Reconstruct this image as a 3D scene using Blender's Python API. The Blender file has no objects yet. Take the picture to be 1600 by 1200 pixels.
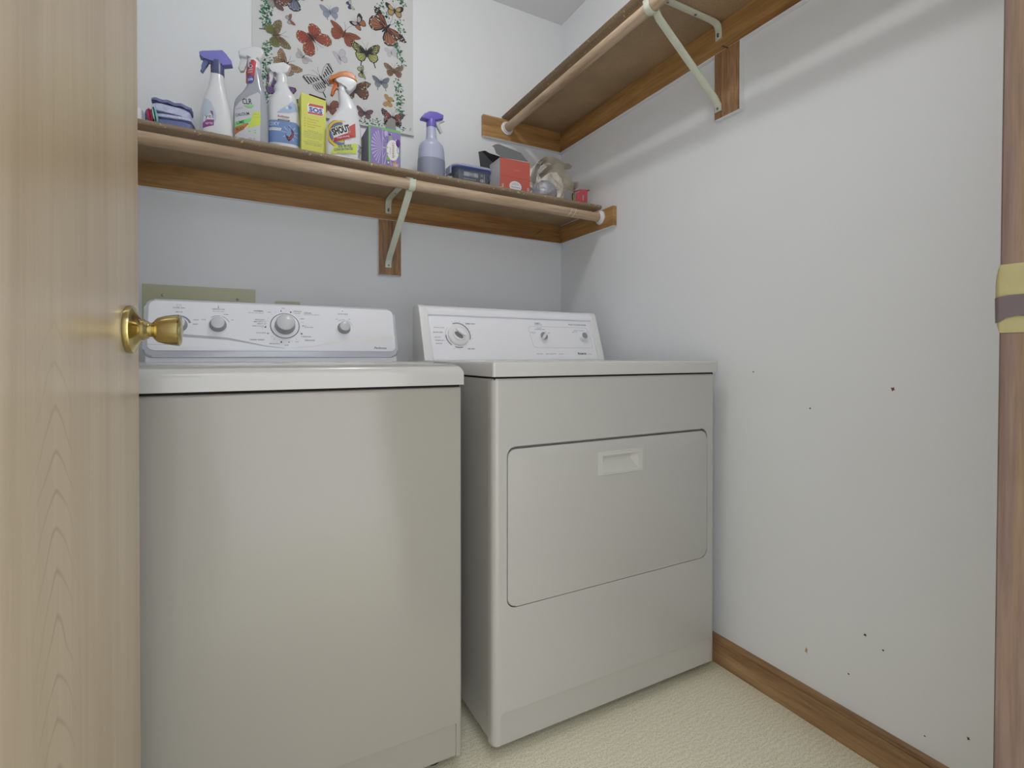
import bpy, bmesh, math, random
from mathutils import Vector, Matrix, noise
R = math.radians
S = bpy.context.scene
COL = S.collection

# ------------------------------------------------------------ camera, world, room lamp, fill lights, exposure
cam_d = bpy.data.cameras.new('camera'); cam = bpy.data.objects.new('camera', cam_d); COL.objects.link(cam)
cam_d.sensor_width = 36.0; cam_d.lens = 36.0 * 799 / 1600
cam_d.shift_y = (561.58 - 600) / 1600; cam_d.clip_start = 0.02
cam.location = (0, 0, 0.94)
cam.rotation_euler = (R(90 - 0.4), 0, R(-28.2))
S.camera = cam

w = bpy.data.worlds.new('hall_fill_world'); S.world = w; w.use_nodes = True
w.node_tree.nodes['Background'].inputs[0].default_value = (0.93, 0.96, 1.0, 1)
w.node_tree.nodes['Background'].inputs[1].default_value = 2.35  # even bright background, added as fill light through the doorway

def lamp(name, kind, loc, energy, color, rot=(0, 0, 0), size=None, size_y=None, radius=None):
    d = bpy.data.lights.new(name, kind); d.energy = energy; d.color = color
    if kind == 'AREA':
        d.shape = 'RECTANGLE'; d.size = size; d.size_y = size_y or size
    if radius is not None: d.shadow_soft_size = radius
    o = bpy.data.objects.new(name, d); o.location = loc; o.rotation_euler = rot; COL.objects.link(o); return o
lamp('room_lamp_light', 'POINT', (0.50, 0.98, 2.355), 8.4, (1.0, 0.985, 0.965), radius=0.03)
lamp('hall_fill_light', 'AREA', (-0.35, -0.95, 2.38), 18, (0.97, 0.985, 1.0), rot=(R(-25), R(-12), 0), size=0.9, size_y=0.9)  # added fill light behind the camera, stands in for hall lighting

lamp('hall_side_fill_light', 'POINT', (-0.75, -0.32, 2.30), 6.0, (0.97, 0.985, 1.0), radius=0.15)  # added unseen light to brighten the right wall near the doorway

S.view_settings.view_transform = 'Standard'; S.view_settings.look = 'None'
S.view_settings.gamma = 1.0; S.view_settings.use_curve_mapping = False
S.view_settings.exposure = 0.02
try:
    S.cycles.max_bounces = 14; S.cycles.diffuse_bounces = 8; S.cycles.glossy_bounces = 6
    S.cycles.caustics_reflective = False; S.cycles.caustics_refractive = False
    S.cycles.use_denoising = True
except Exception: pass

# ------------------------------------------------------------ data measured in metres
BUTTERFLIES = [(0.1211, 2.0475, 0.0503, 20, 'swallow_brown', 1, 1), (0.235, 2.0721, 0.0618, -48, 'fritillary', 1, 1), (0.2981, 2.1826, 0.0341, 100, 'blue', 1, 1), (0.3676, 2.2303, 0.0182, 25, 'small_purple', 1, 1), (0.3974, 2.1716, 0.0348, 140, 'pink_black', 0.7, 1), (0.347, 2.1189, 0.0565, 72, 'orange_plain', 1, 1), (0.5019, 2.1866, 0.0802, 50, 'monarch', 1, 1), (0.534, 2.2621, 0.036, 92, 'dogface', 1, 1), (0.4275, 2.0715, 0.0541, 97, 'swallow_yellow', 1, 1), (0.331, 2.026, 0.0336, 118, 'lilac', 0.5, 1), (0.5213, 2.0977, 0.0246, 105, 'white', 1, 1), (0.2073, 1.9965, 0.0294, 55, 'white_brown', 1, 1), (0.1512, 1.9545, 0.0469, 50, 'lady', 1, 1), (0.2712, 1.9318, 0.0586, 128, 'zebra', 1, 1), (0.411, 1.9958, 0.0257, 10, 'small_yellow', 1, 1), (0.5311, 2.0321, 0.0383, 94, 'buckeye', 1, 1), (0.4821, 1.9759, 0.0325, 95, 'slate_tail', 1, 1), (0.383, 1.9297, 0.0644, 100, 'mourning', 0.5, 1), (0.5112, 1.9103, 0.0257, 172, 'sulphur', 1, 1), (0.2907, 1.8356, 0.0396, 90, 'red_brown', 1, 1), (0.42, 1.8462, 0.0306, 85, 'dark_rose', 1, 1), (0.5259, 1.8479, 0.0445, 88, 'admiral', 1, 1), (0.1287, 1.8625, 0.0505, 70, 'purple', 1, 1), (0.1135, 2.1723, 0.04, 10, 'brown_white', 1, 1), (0.1766, 2.1975, 0.0597, 155, 'big_blue_brown', 1, 1), (0.164, 2.1134, 0.0196, 20, 'small_orange', 1, 1), (0.2611, 2.2255, 0.0194, 90, 'orange_plain', 1, 1)]
POSTER = [(0.0462, 1.9909), (0.5994, 2.3225), (0.6076, 1.7936), (0.3966, 1.7842)]
LEAVES = [(0.0857, 2.1653, 0.0933, 2.0589, 90, 0.0076), (0.0912, 2.0212, 0.0928, 1.8842, 75, 0.0076), (0.0809, 1.8812, 0.0964, 1.7868, 30, 0.0076), (0.4827, 2.2747, 0.5069, 2.2245, 18, 0.0076), (0.5365, 2.3117, 0.5765, 2.3003, 16, 0.0076), (0.5463, 2.2269, 0.5587, 2.1572, 36, 0.0076), (0.5337, 2.1353, 0.5561, 2.1074, 24, 0.0066), (0.5461, 2.1046, 0.5636, 2.0652, 22, 0.0066), (0.5459, 1.9993, 0.5557, 1.8667, 70, 0.0076), (0.4013, 1.8088, 0.4915, 1.8162, 40, 0.0076), (0.5532, 1.8293, 0.5682, 1.8054, 12, 0.0057), (0.1943, 1.8495, 0.1859, 1.8027, 12, 0.0057), (0.4916, 1.8816, 0.4965, 1.8633, 5, 0.0019)]
BOTTLES = {'gel': {'rows': [(1.5932, -0.0519, 0.0414), (1.6433, -0.0534, 0.0389), (1.6711, -0.0537, 0.0345), (1.6994, -0.0526, 0.0276), (1.7184, -0.051, 0.0227), (1.737, -0.051, 0.0195), (1.7596, -0.0501, 0.0171), (1.7712, -0.0488, 0.0158)], 'head': [(-0.0941, 1.8135), (-0.0872, 1.8175), (-0.0359, 1.8308), (-0.0251, 1.8204), (-0.0119, 1.8046), (-0.0107, 1.7936), (-0.036, 1.7858), (-0.0452, 1.795), (-0.0634, 1.7908), (-0.0814, 1.7998), (-0.0932, 1.8007)], 'lever': [(-0.0843, 1.7997), (-0.0664, 1.7987), (-0.0769, 1.7854), (-0.0815, 1.7721), (-0.0869, 1.7579), (-0.0928, 1.7622), (-0.0868, 1.7758)], 'collar': [(1.7599, -0.0493, 0.017), (1.799, -0.0496, 0.015)]}, 'clr': {'rows': [(1.5982, 0.0376, 0.048), (1.6537, 0.0369, 0.0472), (1.6922, 0.0377, 0.0446), (1.7082, 0.0403, 0.0404), (1.7289, 0.0469, 0.0302), (1.749, 0.0499, 0.0229), (1.7813, 0.0486, 0.0199), (1.8076, 0.0466, 0.0168)], 'head': [(0.0052, 1.8448), (0.0093, 1.8502), (0.0172, 1.8553), (0.0493, 1.8661), (0.0655, 1.8653), (0.0747, 1.8551), (0.0736, 1.8458), (0.0621, 1.8263), (0.0492, 1.8337), (0.0299, 1.8284), (0.0203, 1.8276), (0.007, 1.8311)], 'lever': [(0.0124, 1.8397), (0.0299, 1.832), (0.0273, 1.8134), (0.0186, 1.7914), (0.0091, 1.7889), (0.0038, 1.7982), (0.0092, 1.8174)], 'collar': [(1.8057, 0.0466, 0.0168), (1.8358, 0.0445, 0.0138)], 'tag': [(0.0305, 1.8171), (0.0362, 1.8208), (0.0475, 1.8228), (0.0533, 1.8186), (0.0503, 1.7871), (0.0489, 1.7633), (0.0441, 1.7542), (0.0376, 1.7504), (0.0296, 1.7513), (0.0264, 1.7577), (0.0265, 1.7899)]}, 'rug': {'rows': [(1.6126, 0.1306, 0.0477), (1.6723, 0.1303, 0.0472), (1.7019, 0.129, 0.0458), (1.7258, 0.129, 0.0421), (1.7422, 0.1307, 0.0348), (1.7562, 0.131, 0.027), (1.7687, 0.125, 0.0237), (1.7783, 0.1237, 0.0205), (1.7886, 0.125, 0.0164)], 'head': [(0.0801, 1.8303), (0.0962, 1.8405), (0.1306, 1.8518), (0.1509, 1.8432), (0.1416, 1.8227), (0.1379, 1.8168), (0.1087, 1.8102), (0.1051, 1.8172), (0.0979, 1.8223), (0.0854, 1.8199)], 'lever': [(0.0863, 1.8202), (0.0983, 1.8214), (0.1024, 1.8126), (0.0951, 1.7949), (0.0915, 1.7753), (0.0852, 1.7757), (0.0898, 1.7975), (0.0911, 1.8096)], 'collar': [(1.7885, 0.1246, 0.016), (1.8161, 0.1237, 0.0141)]}, 'sho': {'rows': [(1.5627, 0.2987, 0.054), (1.6136, 0.2988, 0.054), (1.6542, 0.2993, 0.0525), (1.6768, 0.3007, 0.0481), (1.694, 0.3049, 0.0408), (1.707, 0.3088, 0.035), (1.7197, 0.3113, 0.0296), (1.7355, 0.3092, 0.0247), (1.7527, 0.3043, 0.0207), (1.7694, 0.2978, 0.0152), (1.777, 0.2954, 0.0117)], 'head': [(0.2705, 1.8064), (0.2886, 1.8216), (0.3069, 1.8251), (0.3253, 1.8179), (0.3393, 1.8119), (0.3369, 1.8017), (0.3206, 1.781), (0.316, 1.7775), (0.3056, 1.7821), (0.3022, 1.7967), (0.2851, 1.7924), (0.2817, 1.8022)], 'cap': [(0.2537, 1.8021), (0.2615, 1.8146), (0.2841, 1.831), (0.3069, 1.8393), (0.3231, 1.8375), (0.3347, 1.825), (0.3398, 1.812), (0.3253, 1.8179), (0.3069, 1.8251), (0.2886, 1.8216), (0.2727, 1.8116), (0.2637, 1.8), (0.2559, 1.7992)], 'lever': [(0.2682, 1.8035), (0.2817, 1.8034), (0.2828, 1.7931), (0.2767, 1.7864), (0.2726, 1.7694), (0.2659, 1.7572), (0.2591, 1.7603), (0.2648, 1.7745), (0.2671, 1.7891)], 'collar': [(1.7767, 0.2944, 0.0108), (1.7968, 0.294, 0.0083)]}, 'pla': {'rows': [(1.5883, 0.6144, 0.0493), (1.632, 0.615, 0.0487), (1.6709, 0.615, 0.0463), (1.6893, 0.6149, 0.0426), (1.7006, 0.6142, 0.0348), (1.7101, 0.6159, 0.0222), (1.7238, 0.6156, 0.0189), (1.7625, 0.6144, 0.016)], 'head': [(0.5758, 1.7859), (0.5856, 1.7987), (0.6056, 1.8117), (0.6327, 1.8144), (0.6579, 1.8083), (0.6565, 1.7949), (0.6327, 1.7842), (0.6101, 1.7806), (0.5967, 1.7807), (0.5767, 1.7797)], 'lever': [(0.6304, 1.7837), (0.6593, 1.7934), (0.6648, 1.7902), (0.6418, 1.7788), (0.6487, 1.7651), (0.6565, 1.7493), (0.6487, 1.7434), (0.6372, 1.7627), (0.6318, 1.7745)], 'collar': [(1.7601, 0.6144, 0.0165), (1.7853, 0.6144, 0.016)]}}
WASH_TEXT = [(-0.1379, 0.1381, 0.028, 'WATER LEVEL'), (-0.1376, 0.1263, 0.0144, 'MEDIUM'), (-0.0991, 0.105, 0.0117, 'LARGE'), (-0.0999, 0.0924, 0.0118, 'RESET'), (-0.0469, 0.1382, 0.0306, 'TEMPERATURE'), (-0.0469, 0.1321, 0.026, 'all rinses cold'), (-0.0812, 0.1062, 0.0104, 'COLD'), (-0.029, 0.1231, 0.0109, 'WARM'), (-0.0126, 0.1071, 0.0062, 'HOT'), (0.0529, 0.1375, 0.0246, 'NORMAL'), (0.046, 0.1313, 0.0391, 'high speed fast agitation'), (0.0479, 0.0504, 0.0353, 'HAND WASH'), (0.0559, 0.1107, 0.0245, 'REGULAR 9'), (0.0551, 0.1048, 0.0294, 'MED HEAVY 12'), (0.0591, 0.0985, 0.0213, 'HEAVY 15'), (0.0504, 0.0917, 0.0292, 'SUPER WASH 18'), (0.0617, 0.0873, 0.0049, 'OFF'), (0.0581, 0.0713, 0.0244, 'EXTRA RINSE'), (0.1833, 0.1366, 0.0214, 'CASUAL'), (0.1945, 0.1313, 0.0431, 'high speed slow agitation'), (0.1561, 0.1405, 0.021, 'REGULAR'), (0.1552, 0.1346, 0.0158, '6 LIGHT'), (0.1754, 0.0957, 0.0052, 'OFF'), (0.1851, 0.0912, 0.023, 'EXTRA RINSE'), (0.1768, 0.062, 0.0263, '6 REGULAR'), (0.186, 0.0504, 0.0263, 'DELICATE'), (0.092, 0.039, 0.0248, 'REGULAR 6'), (0.1231, 0.035, 0.0101, 'RINSE'), (0.1172, 0.1489, 0.0085, 'RINSE'), (0.2844, 0.1373, 0.0285, 'EXTRA RINSE'), (0.2652, 0.1201, 0.0066, 'OFF'), (0.302, 0.1208, 0.0057, 'ON'), (0.3899, 0.0283, 0.0377, 'Performa'), (0.1683, 0.1176, 0.0088, 'SPIN'), (0.0807, 0.1352, 0.0083, 'RINSE'), (0.1511, 0.0452, 0.0086, 'RINSE')]
WASH_TICK = [(0.0693, 0.0889, 'r'), (0.0752, 0.0698, 'd'), (0.137, 0.137, 'r'), (0.1644, 0.0708, 'r'), (0.1094, 0.044, 'r'), (0.111, 0.1391, 'd'), (0.1692, 0.0951, 'd'), (0.1297, 0.0443, 'd')]
WASH_KNOB = [(-0.1381, 0.0881), (-0.0474, 0.0908), (0.1204, 0.0933), (0.2845, 0.0908)]
WASH_SWOOSH = [(-0.1275, 0.0594), (-0.0254, 0.0521), (0.0211, 0.0425), (0.069, 0.0316), (0.1183, 0.0253), (0.1825, 0.0297), (0.2281, 0.0391), (0.278, 0.0489), (0.3547, 0.0574), (0.4392, 0.0631)]
WASH_PANEL = [(-0.2076, 0.159), (0.4387, 0.153), (0.4394, 0.0191), (-0.2024, 0.0161), (-0.2138, -0.0003), (0.4439, 0.001), (0.4456, 0.16), (-0.2118, 0.1624)]
DRY_TEXT = [(0.696, 0.1305, 0.0368, 'TIMED DRY'), (0.5776, 0.097, 0.0342, 'AUTO DRY'), (0.5823, 0.114, 0.0377, 'WRINKLE GUARD'), (0.5747, 0.08, 0.022, 'LESS DRY'), (0.5797, 0.0689, 0.0297, 'NORMAL DRY'), (0.5767, 0.058, 0.023, 'MORE DRY'), (0.6878, 0.0401, 0.0267, 'AIR DRY'), (0.9651, 0.1409, 0.0233, 'FABRIC'), (0.9672, 0.135, 0.0329, 'TEMPERATURE'), (1.1418, 0.1399, 0.0808, 'PUSH TO START DRYER'), (0.968, 0.1224, 0.0192, 'MEDIUM'), (0.9694, 0.1172, 0.0438, 'PERMANENT PRESS'), (0.9394, 0.1048, 0.0202, 'DELICATE'), (0.9412, 0.1001, 0.0081, 'LOW'), (1.0046, 0.1041, 0.0111, 'HIGH'), (1.1448, 0.1166, 0.0478, 'END OF CYCLE SIGNAL'), (1.1229, 0.1104, 0.0236, 'SIGNAL OFF'), (1.1782, 0.1099, 0.0076, 'ON'), (0.9519, 0.0228, 0.0254, 'Heavy Duty'), (0.9993, 0.0229, 0.0438, 'Super Capacity Plus'), (1.0435, 0.0227, 0.0196, 'Quiet Pak'), (1.1746, 0.0225, 0.018, '80 Series')]
DRY_LOGO = [(1.1387, 0.0237, 0.0368, 'KENMORE')]
DRY_KNOB = [(0.6467, 0.0879), (0.9771, 0.0885), (1.1541, 0.0906)]
DRY_BOX = [(0.9215, 0.1286), (1.1825, 0.1279), (1.1931, 0.0467), (0.9354, 0.0474)]
DRY_PANEL = [(0.5498, 0.1588), (1.1879, 0.1506), (1.2069, 0.0045), (0.5519, 0.0062), (0.5217, 0.002), (1.2361, -0.0007), (1.2313, 0.1899), (0.5252, 0.1918)]
DDOOR = [(0.5521, 0.7251), (1.2184, 0.7288), (1.2199, 0.3427), (0.5521, 0.3509)]
DHANDLE = [(0.8143, 0.6929), (0.9681, 0.6932), (0.9682, 0.6293), (0.8144, 0.631), (0.8319, 0.6797), (0.9544, 0.6813), (0.9546, 0.6345), (0.8319, 0.6349)]
KICKS = [0.1061, 0.1052, 0.1114]
MISC = {'blackthing': [(0.8198, 1.7233), (0.8334, 1.7296), (0.8801, 1.6948), (0.8745, 1.6739), (0.8442, 1.6686)], 'blackback': [(0.8399, 1.7378), (0.8564, 1.7422), (0.8759, 1.7358), (0.9296, 1.7306), (0.9296, 1.6899), (0.873, 1.6801)], 'flap': [(0.8397, 1.7129), (0.8318, 1.7161), (0.845, 1.7258), (0.861, 1.7301), (0.954, 1.7141), (0.9822, 1.6837), (0.8717, 1.6796), (0.8477, 1.6906)], 'tongue': [(0.4596, 1.7141), (0.4619, 1.7527), (0.471, 1.7749), (0.4824, 1.7842), (0.4961, 1.7781), (0.5006, 1.7179)], 'tub': [(0.6377, 1.5633), (0.6565, 1.604), (0.6684, 1.6094), (0.7988, 1.62), (0.8193, 1.6052), (0.8116, 1.5694), (0.7988, 1.5558), (0.6779, 1.5612)], 'redsm': [(1.1951, 1.5995), (1.2202, 1.611), (1.2649, 1.6231), (1.2714, 1.6215), (1.265, 1.5656), (1.1982, 1.5742)], 'bag': [(1.0128, 1.6784), (1.0303, 1.7192), (1.0627, 1.7403), (1.1017, 1.7552), (1.1383, 1.7569), (1.1819, 1.739), (1.2008, 1.711), (1.2295, 1.6897), (1.2424, 1.6443), (1.22, 1.6145), (1.2104, 1.5868), (1.0128, 1.5882)], 'whitecap': [(-0.2336, 1.603), (-0.2265, 1.6072), (-0.2195, 1.5888)], 'red1': [(-0.2111, 1.597), (-0.2025, 1.5989), (-0.1997, 1.5874), (-0.2082, 1.5872)], 'teal': [(-0.2025, 1.6006), (-0.1953, 1.6005), (-0.1867, 1.5867), (-0.1968, 1.5863)], 'spongeU': [(-0.2051, 1.6112), (-0.1935, 1.6226), (-0.1686, 1.6265), (-0.1418, 1.6291), (-0.1145, 1.6209), (-0.1177, 1.6077), (-0.1419, 1.6041), (-0.1935, 1.6068)], 'spongeL': [(-0.1921, 1.5966), (-0.1687, 1.5983), (-0.1192, 1.6019), (-0.1101, 1.5877), (-0.1687, 1.593)], 'nail1': [(1.1527, 1.4731), (1.1855, 1.4965)], 'nail2': None}
LABELS = {'gel': [(-0.085, 1.68), (-0.0756, 1.6768), (-0.0678, 1.6714), (-0.06, 1.6532), (-0.0537, 1.6308), (-0.0553, 1.6195), (-0.076, 1.5768), (-0.0916, 1.5735), (-0.0907, 1.6226), (-0.0882, 1.6594)]}
WALLMARKS = [(0.6093, 0.865, 0.004, 0.004, 'r'), (0.9941, 0.7253, 0.008, 0.009, 'w'), (0.6641, 0.2829, 0.0028, 0.003, 'd'), (0.8051, 0.1748, 0.0028, 0.007, 'y'), (0.7008, 0.1704, 0.002, 0.002, 'd'), (0.4708, 0.1657, 0.0025, 0.003, 'd'), (0.7976, 0.8047, 0.0022, 0.002, 'd'), (0.9632, 0.8942, 0.0022, 0.002, 'd'), (0.6261, 0.266, 0.0022, 0.002, 'd'), (0.5449, 0.1221, 0.0015, 0.0015, 'd')]
PLATE_SCREWS = [(-0.2088, 1.132), (-0.0005, 1.1287)]


# ------------------------------------------------------------ materials
def lin(c):
    return tuple(((v / 255) / 12.92 if v / 255 <= 0.04045 else ((v / 255 + 0.055) / 1.055) ** 2.4) for v in c) + (1.0,)
MATS = {}
def mat(name, rgb, rough=0.5, metal=0.0, bump=0.0, bscale=80, var=0.0, vscale=6, coat=0.0, trans=0.0, alpha=1.0, spec=None):
    if name in MATS: return MATS[name]
    m = bpy.data.materials.new(name); m.use_nodes = True; nt = m.node_tree; N = nt.nodes; L = nt.links
    b = N['Principled BSDF']; b.inputs['Base Color'].default_value = lin(rgb)
    b.inputs['Roughness'].default_value = rough; b.inputs['Metallic'].default_value = metal
    if coat: b.inputs['Coat Weight'].default_value = coat; b.inputs['Coat Roughness'].default_value = 0.12
    if trans: b.inputs['Transmission Weight'].default_value = trans
    if alpha < 1: b.inputs['Alpha'].default_value = alpha
    if spec is not None: b.inputs['Specular IOR Level'].default_value = spec
    if bump or var:
        tc = N.new('ShaderNodeTexCoord')
        if var:
            n = N.new('ShaderNodeTexNoise'); n.inputs['Scale'].default_value = vscale; n.inputs['Detail'].default_value = 6
            L.new(tc.outputs['Object'], n.inputs['Vector'])
            mx = N.new('ShaderNodeMix'); mx.data_type = 'RGBA'
            mx.inputs[6].default_value = lin([max(0, v * (1 - var)) for v in rgb]); mx.inputs[7].default_value = lin([min(255, v * (1 + var)) for v in rgb])
            L.new(n.outputs['Fac'], mx.inputs[0]); L.new(mx.outputs[2], b.inputs['Base Color'])
        if bump:
            n2 = N.new('ShaderNodeTexNoise'); n2.inputs['Scale'].default_value = bscale; n2.inputs['Detail'].default_value = 4
            L.new(tc.outputs['Object'], n2.inputs['Vector'])
            bp = N.new('ShaderNodeBump'); bp.inputs['Strength'].default_value = bump; bp.inputs['Distance'].default_value = 0.002
            L.new(n2.outputs['Fac'], bp.inputs['Height']); L.new(bp.outputs['Normal'], b.inputs['Normal'])
    MATS[name] = m; return m

def wood(name, dark, mid, light, grain=(1, 1, 14), scale=6.0, rough=0.45, streak=0.5, bump=0.15, coat=0.0, knots=None):
    """grain: stretch divisor per axis: the grain runs along the axis with the large number"""
    if name in MATS: return MATS[name]
    m = bpy.data.materials.new(name); m.use_nodes = True; nt = m.node_tree; N = nt.nodes; L = nt.links
    b = N['Principled BSDF']; b.inputs['Roughness'].default_value = rough
    if coat: b.inputs['Coat Weight'].default_value = coat; b.inputs['Coat Roughness'].default_value = 0.2
    tc = N.new('ShaderNodeTexCoord'); mp = N.new('ShaderNodeMapping')
    mp.inputs['Scale'].default_value = tuple(scale * 10 / g for g in grain)
    L.new(tc.outputs['Object'], mp.inputs['Vector'])
    n1 = N.new('ShaderNodeTexNoise'); n1.inputs['Scale'].default_value = 0.35; n1.inputs['Detail'].default_value = 3; n1.inputs['Distortion'].default_value = 0.6
    n2 = N.new('ShaderNodeTexNoise'); n2.inputs['Scale'].default_value = 2.2; n2.inputs['Detail'].default_value = 8; n2.inputs['Roughness'].default_value = 0.7
    L.new(mp.outputs[0], n1.inputs['Vector']); L.new(mp.outputs[0], n2.inputs['Vector'])
    r1 = N.new('ShaderNodeValToRGB'); r1.color_ramp.elements[0].position = 0.3; r1.color_ramp.elements[0].color = lin(dark)
    r1.color_ramp.elements[1].position = 0.72; r1.color_ramp.elements[1].color = lin(light)
    e = r1.color_ramp.elements.new(0.5); e.color = lin(mid)
    L.new(n1.outputs['Fac'], r1.inputs[0])
    r2 = N.new('ShaderNodeValToRGB'); r2.color_ramp.elements[0].position = 0.35; r2.color_ramp.elements[0].color = lin(dark)
    r2.color_ramp.elements[1].position = 0.6; r2.color_ramp.elements[1].color = (1, 1, 1, 1)
    L.new(n2.outputs['Fac'], r2.inputs[0])
    mx = N.new('ShaderNodeMix'); mx.data_type = 'RGBA'; mx.blend_type = 'MULTIPLY'; mx.inputs[0].default_value = streak
    L.new(r1.outputs[0], mx.inputs[6]); L.new(r2.outputs[0], mx.inputs[7])
    L.new(mx.outputs[2], b.inputs['Base Color'])
    bp = N.new('ShaderNodeBump'); bp.inputs['Strength'].default_value = bump; bp.inputs['Distance'].default_value = 0.001
    L.new(n2.outputs['Fac'], bp.inputs['Height']); L.new(bp.outputs['Normal'], b.inputs['Normal'])
    MATS[name] = m; return m

WALL = mat('wall_paint', (226, 229, 232), rough=0.42, bump=0.10, bscale=160, var=0.008, vscale=3)
CEIL = mat('ceiling_paint', (226, 228, 232), rough=0.9, bump=0.9, bscale=190)
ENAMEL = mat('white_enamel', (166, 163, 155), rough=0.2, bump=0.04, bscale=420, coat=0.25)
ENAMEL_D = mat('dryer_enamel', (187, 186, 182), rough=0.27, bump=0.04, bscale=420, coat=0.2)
WPLASTIC = mat('white_plastic', (240, 241, 246), rough=0.3)
WPLASTIC2 = mat('aged_white_plastic', (231, 232, 232), rough=0.38)
SILVER = mat('silver_plastic', (194, 197, 206), rough=0.3, metal=0.15)
GREYP = mat('grey_plastic', (152, 157, 160), rough=0.35)
TOPW = mat('lamplit_top_enamel', (194, 193, 190), rough=0.18, bump=0.04, bscale=420, coat=0.5)  # same enamel as the body, lightened to imitate lamp light on top
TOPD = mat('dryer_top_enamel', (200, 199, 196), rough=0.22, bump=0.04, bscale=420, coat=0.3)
KNOBW = mat('knob_face_plastic', (206, 207, 209), rough=0.25)
DARK = mat('dark_gap', (28, 26, 22), rough=0.9)
BLACKR = mat('black_ring', (48, 50, 56), rough=0.4)
CHROME = mat('chrome', (215, 215, 215), rough=0.15, metal=1.0)
INK = mat('grey_ink', (92, 94, 108), rough=0.6)
INKL = mat('pale_grey_ink', (160, 162, 174), rough=0.6)
INKD = mat('dark_ink', (48, 48, 54), rough=0.6)
REDTICK = mat('dark_red_ink', (120, 40, 52), rough=0.6)
BRACKET = mat('cream_painted_steel', (212, 217, 200), rough=0.45, var=0.04, vscale=40)
STEEL = mat('screw_steel', (130, 132, 136), rough=0.3, metal=0.9)
RUST = mat('rusty_iron', (70, 56, 46), rough=0.7)
OLIVE = mat('olive_enamel', (194, 193, 160), rough=0.4)
PARTICLE = None

# particle board with pale chips (shelf board)
def chipboard(name, base, chips, lo=0.66, blotch=0.22):
    m = bpy.data.materials.new(name); m.use_nodes = True; nt = m.node_tree; N = nt.nodes; L = nt.links
    b = N['Principled BSDF']; b.inputs['Roughness'].default_value = 0.6
    tc = N.new('ShaderNodeTexCoord')
    n0 = N.new('ShaderNodeTexNoise'); n0.inputs['Scale'].default_value = 5; n0.inputs['Detail'].default_value = 5
    n1 = N.new('ShaderNodeTexNoise'); n1.inputs['Scale'].default_value = 300; n1.inputs['Detail'].default_value = 2
    n2 = N.new('ShaderNodeTexNoise'); n2.inputs['Scale'].default_value = 120; n2.inputs['Detail'].default_value = 3
    for n in (n0, n1, n2): L.new(tc.outputs['Object'], n.inputs['Vector'])
    mx = N.new('ShaderNodeMix'); mx.data_type = 'RGBA'
    mx.inputs[6].default_value = lin([v * (1 - blotch) for v in base]); mx.inputs[7].default_value = lin([min(255, v * (1 + blotch)) for v in base])
    L.new(n0.outputs['Fac'], mx.inputs[0])
    mf = N.new('ShaderNodeMix'); mf.data_type = 'RGBA'; mf.blend_type = 'OVERLAY'; mf.inputs[0].default_value = 0.45
    L.new(mx.outputs[2], mf.inputs[6]); L.new(n1.outputs['Fac'], mf.inputs[7])
    rp = N.new('ShaderNodeValToRGB'); rp.color_ramp.elements[0].position = lo; rp.color_ramp.elements[1].position = lo + 0.05
    L.new(n2.outputs['Fac'], rp.inputs[0])
    m2 = N.new('ShaderNodeMix'); m2.data_type = 'RGBA'; L.new(rp.outputs[0], m2.inputs[0]); L.new(mf.outputs[2], m2.inputs[6]); m2.inputs[7].default_value = lin(chips)
    L.new(m2.outputs[2], b.inputs['Base Color'])
    bp = N.new('ShaderNodeBump'); bp.inputs['Strength'].default_value = 0.3; bp.inputs['Distance'].default_value = 0.001
    L.new(n1.outputs['Fac'], bp.inputs['Height']); L.new(bp.outputs['Normal'], b.inputs['Normal'])
    return m
BOARD = chipboard('shelf_particle_board', (158, 135, 106), (196, 176, 142), 0.74)
EDGE = chipboard('shelf_worn_edge', (134, 117, 95), (206, 192, 158), 0.64, 0.16)
CLEAT_X = wood('stained_pine_along_x', (144, 102, 62), (178, 138, 86), (190, 152, 98), grain=(16, 1.4, 1), scale=5, streak=0.45)
CLEAT_Y = wood('stained_pine_along_y', (144, 102, 62), (178, 138, 86), (190, 152, 98), grain=(1.4, 16, 1), scale=5, streak=0.45)
BLOCK = wood('stained_block_wood', (128, 94, 68), (166, 128, 92), (180, 142, 104), grain=(1, 1, 12), scale=9, streak=0.5)
RODX = wood('pale_dowel_x', (160, 134, 106), (192, 169, 142), (206, 186, 162), grain=(14, 1, 1), scale=10, streak=0.35)
RODY = wood('pale_dowel_y', (160, 134, 106), (192, 169, 142), (206, 186, 162), grain=(1, 14, 1), scale=10, streak=0.35)
DOORW = wood('bleached_maple_veneer', (170, 152, 126), (183, 165, 139), (193, 177, 153), grain=(1, 1, 26), scale=5, streak=0.13, rough=0.32, bump=0.05, coat=0.3)
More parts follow.
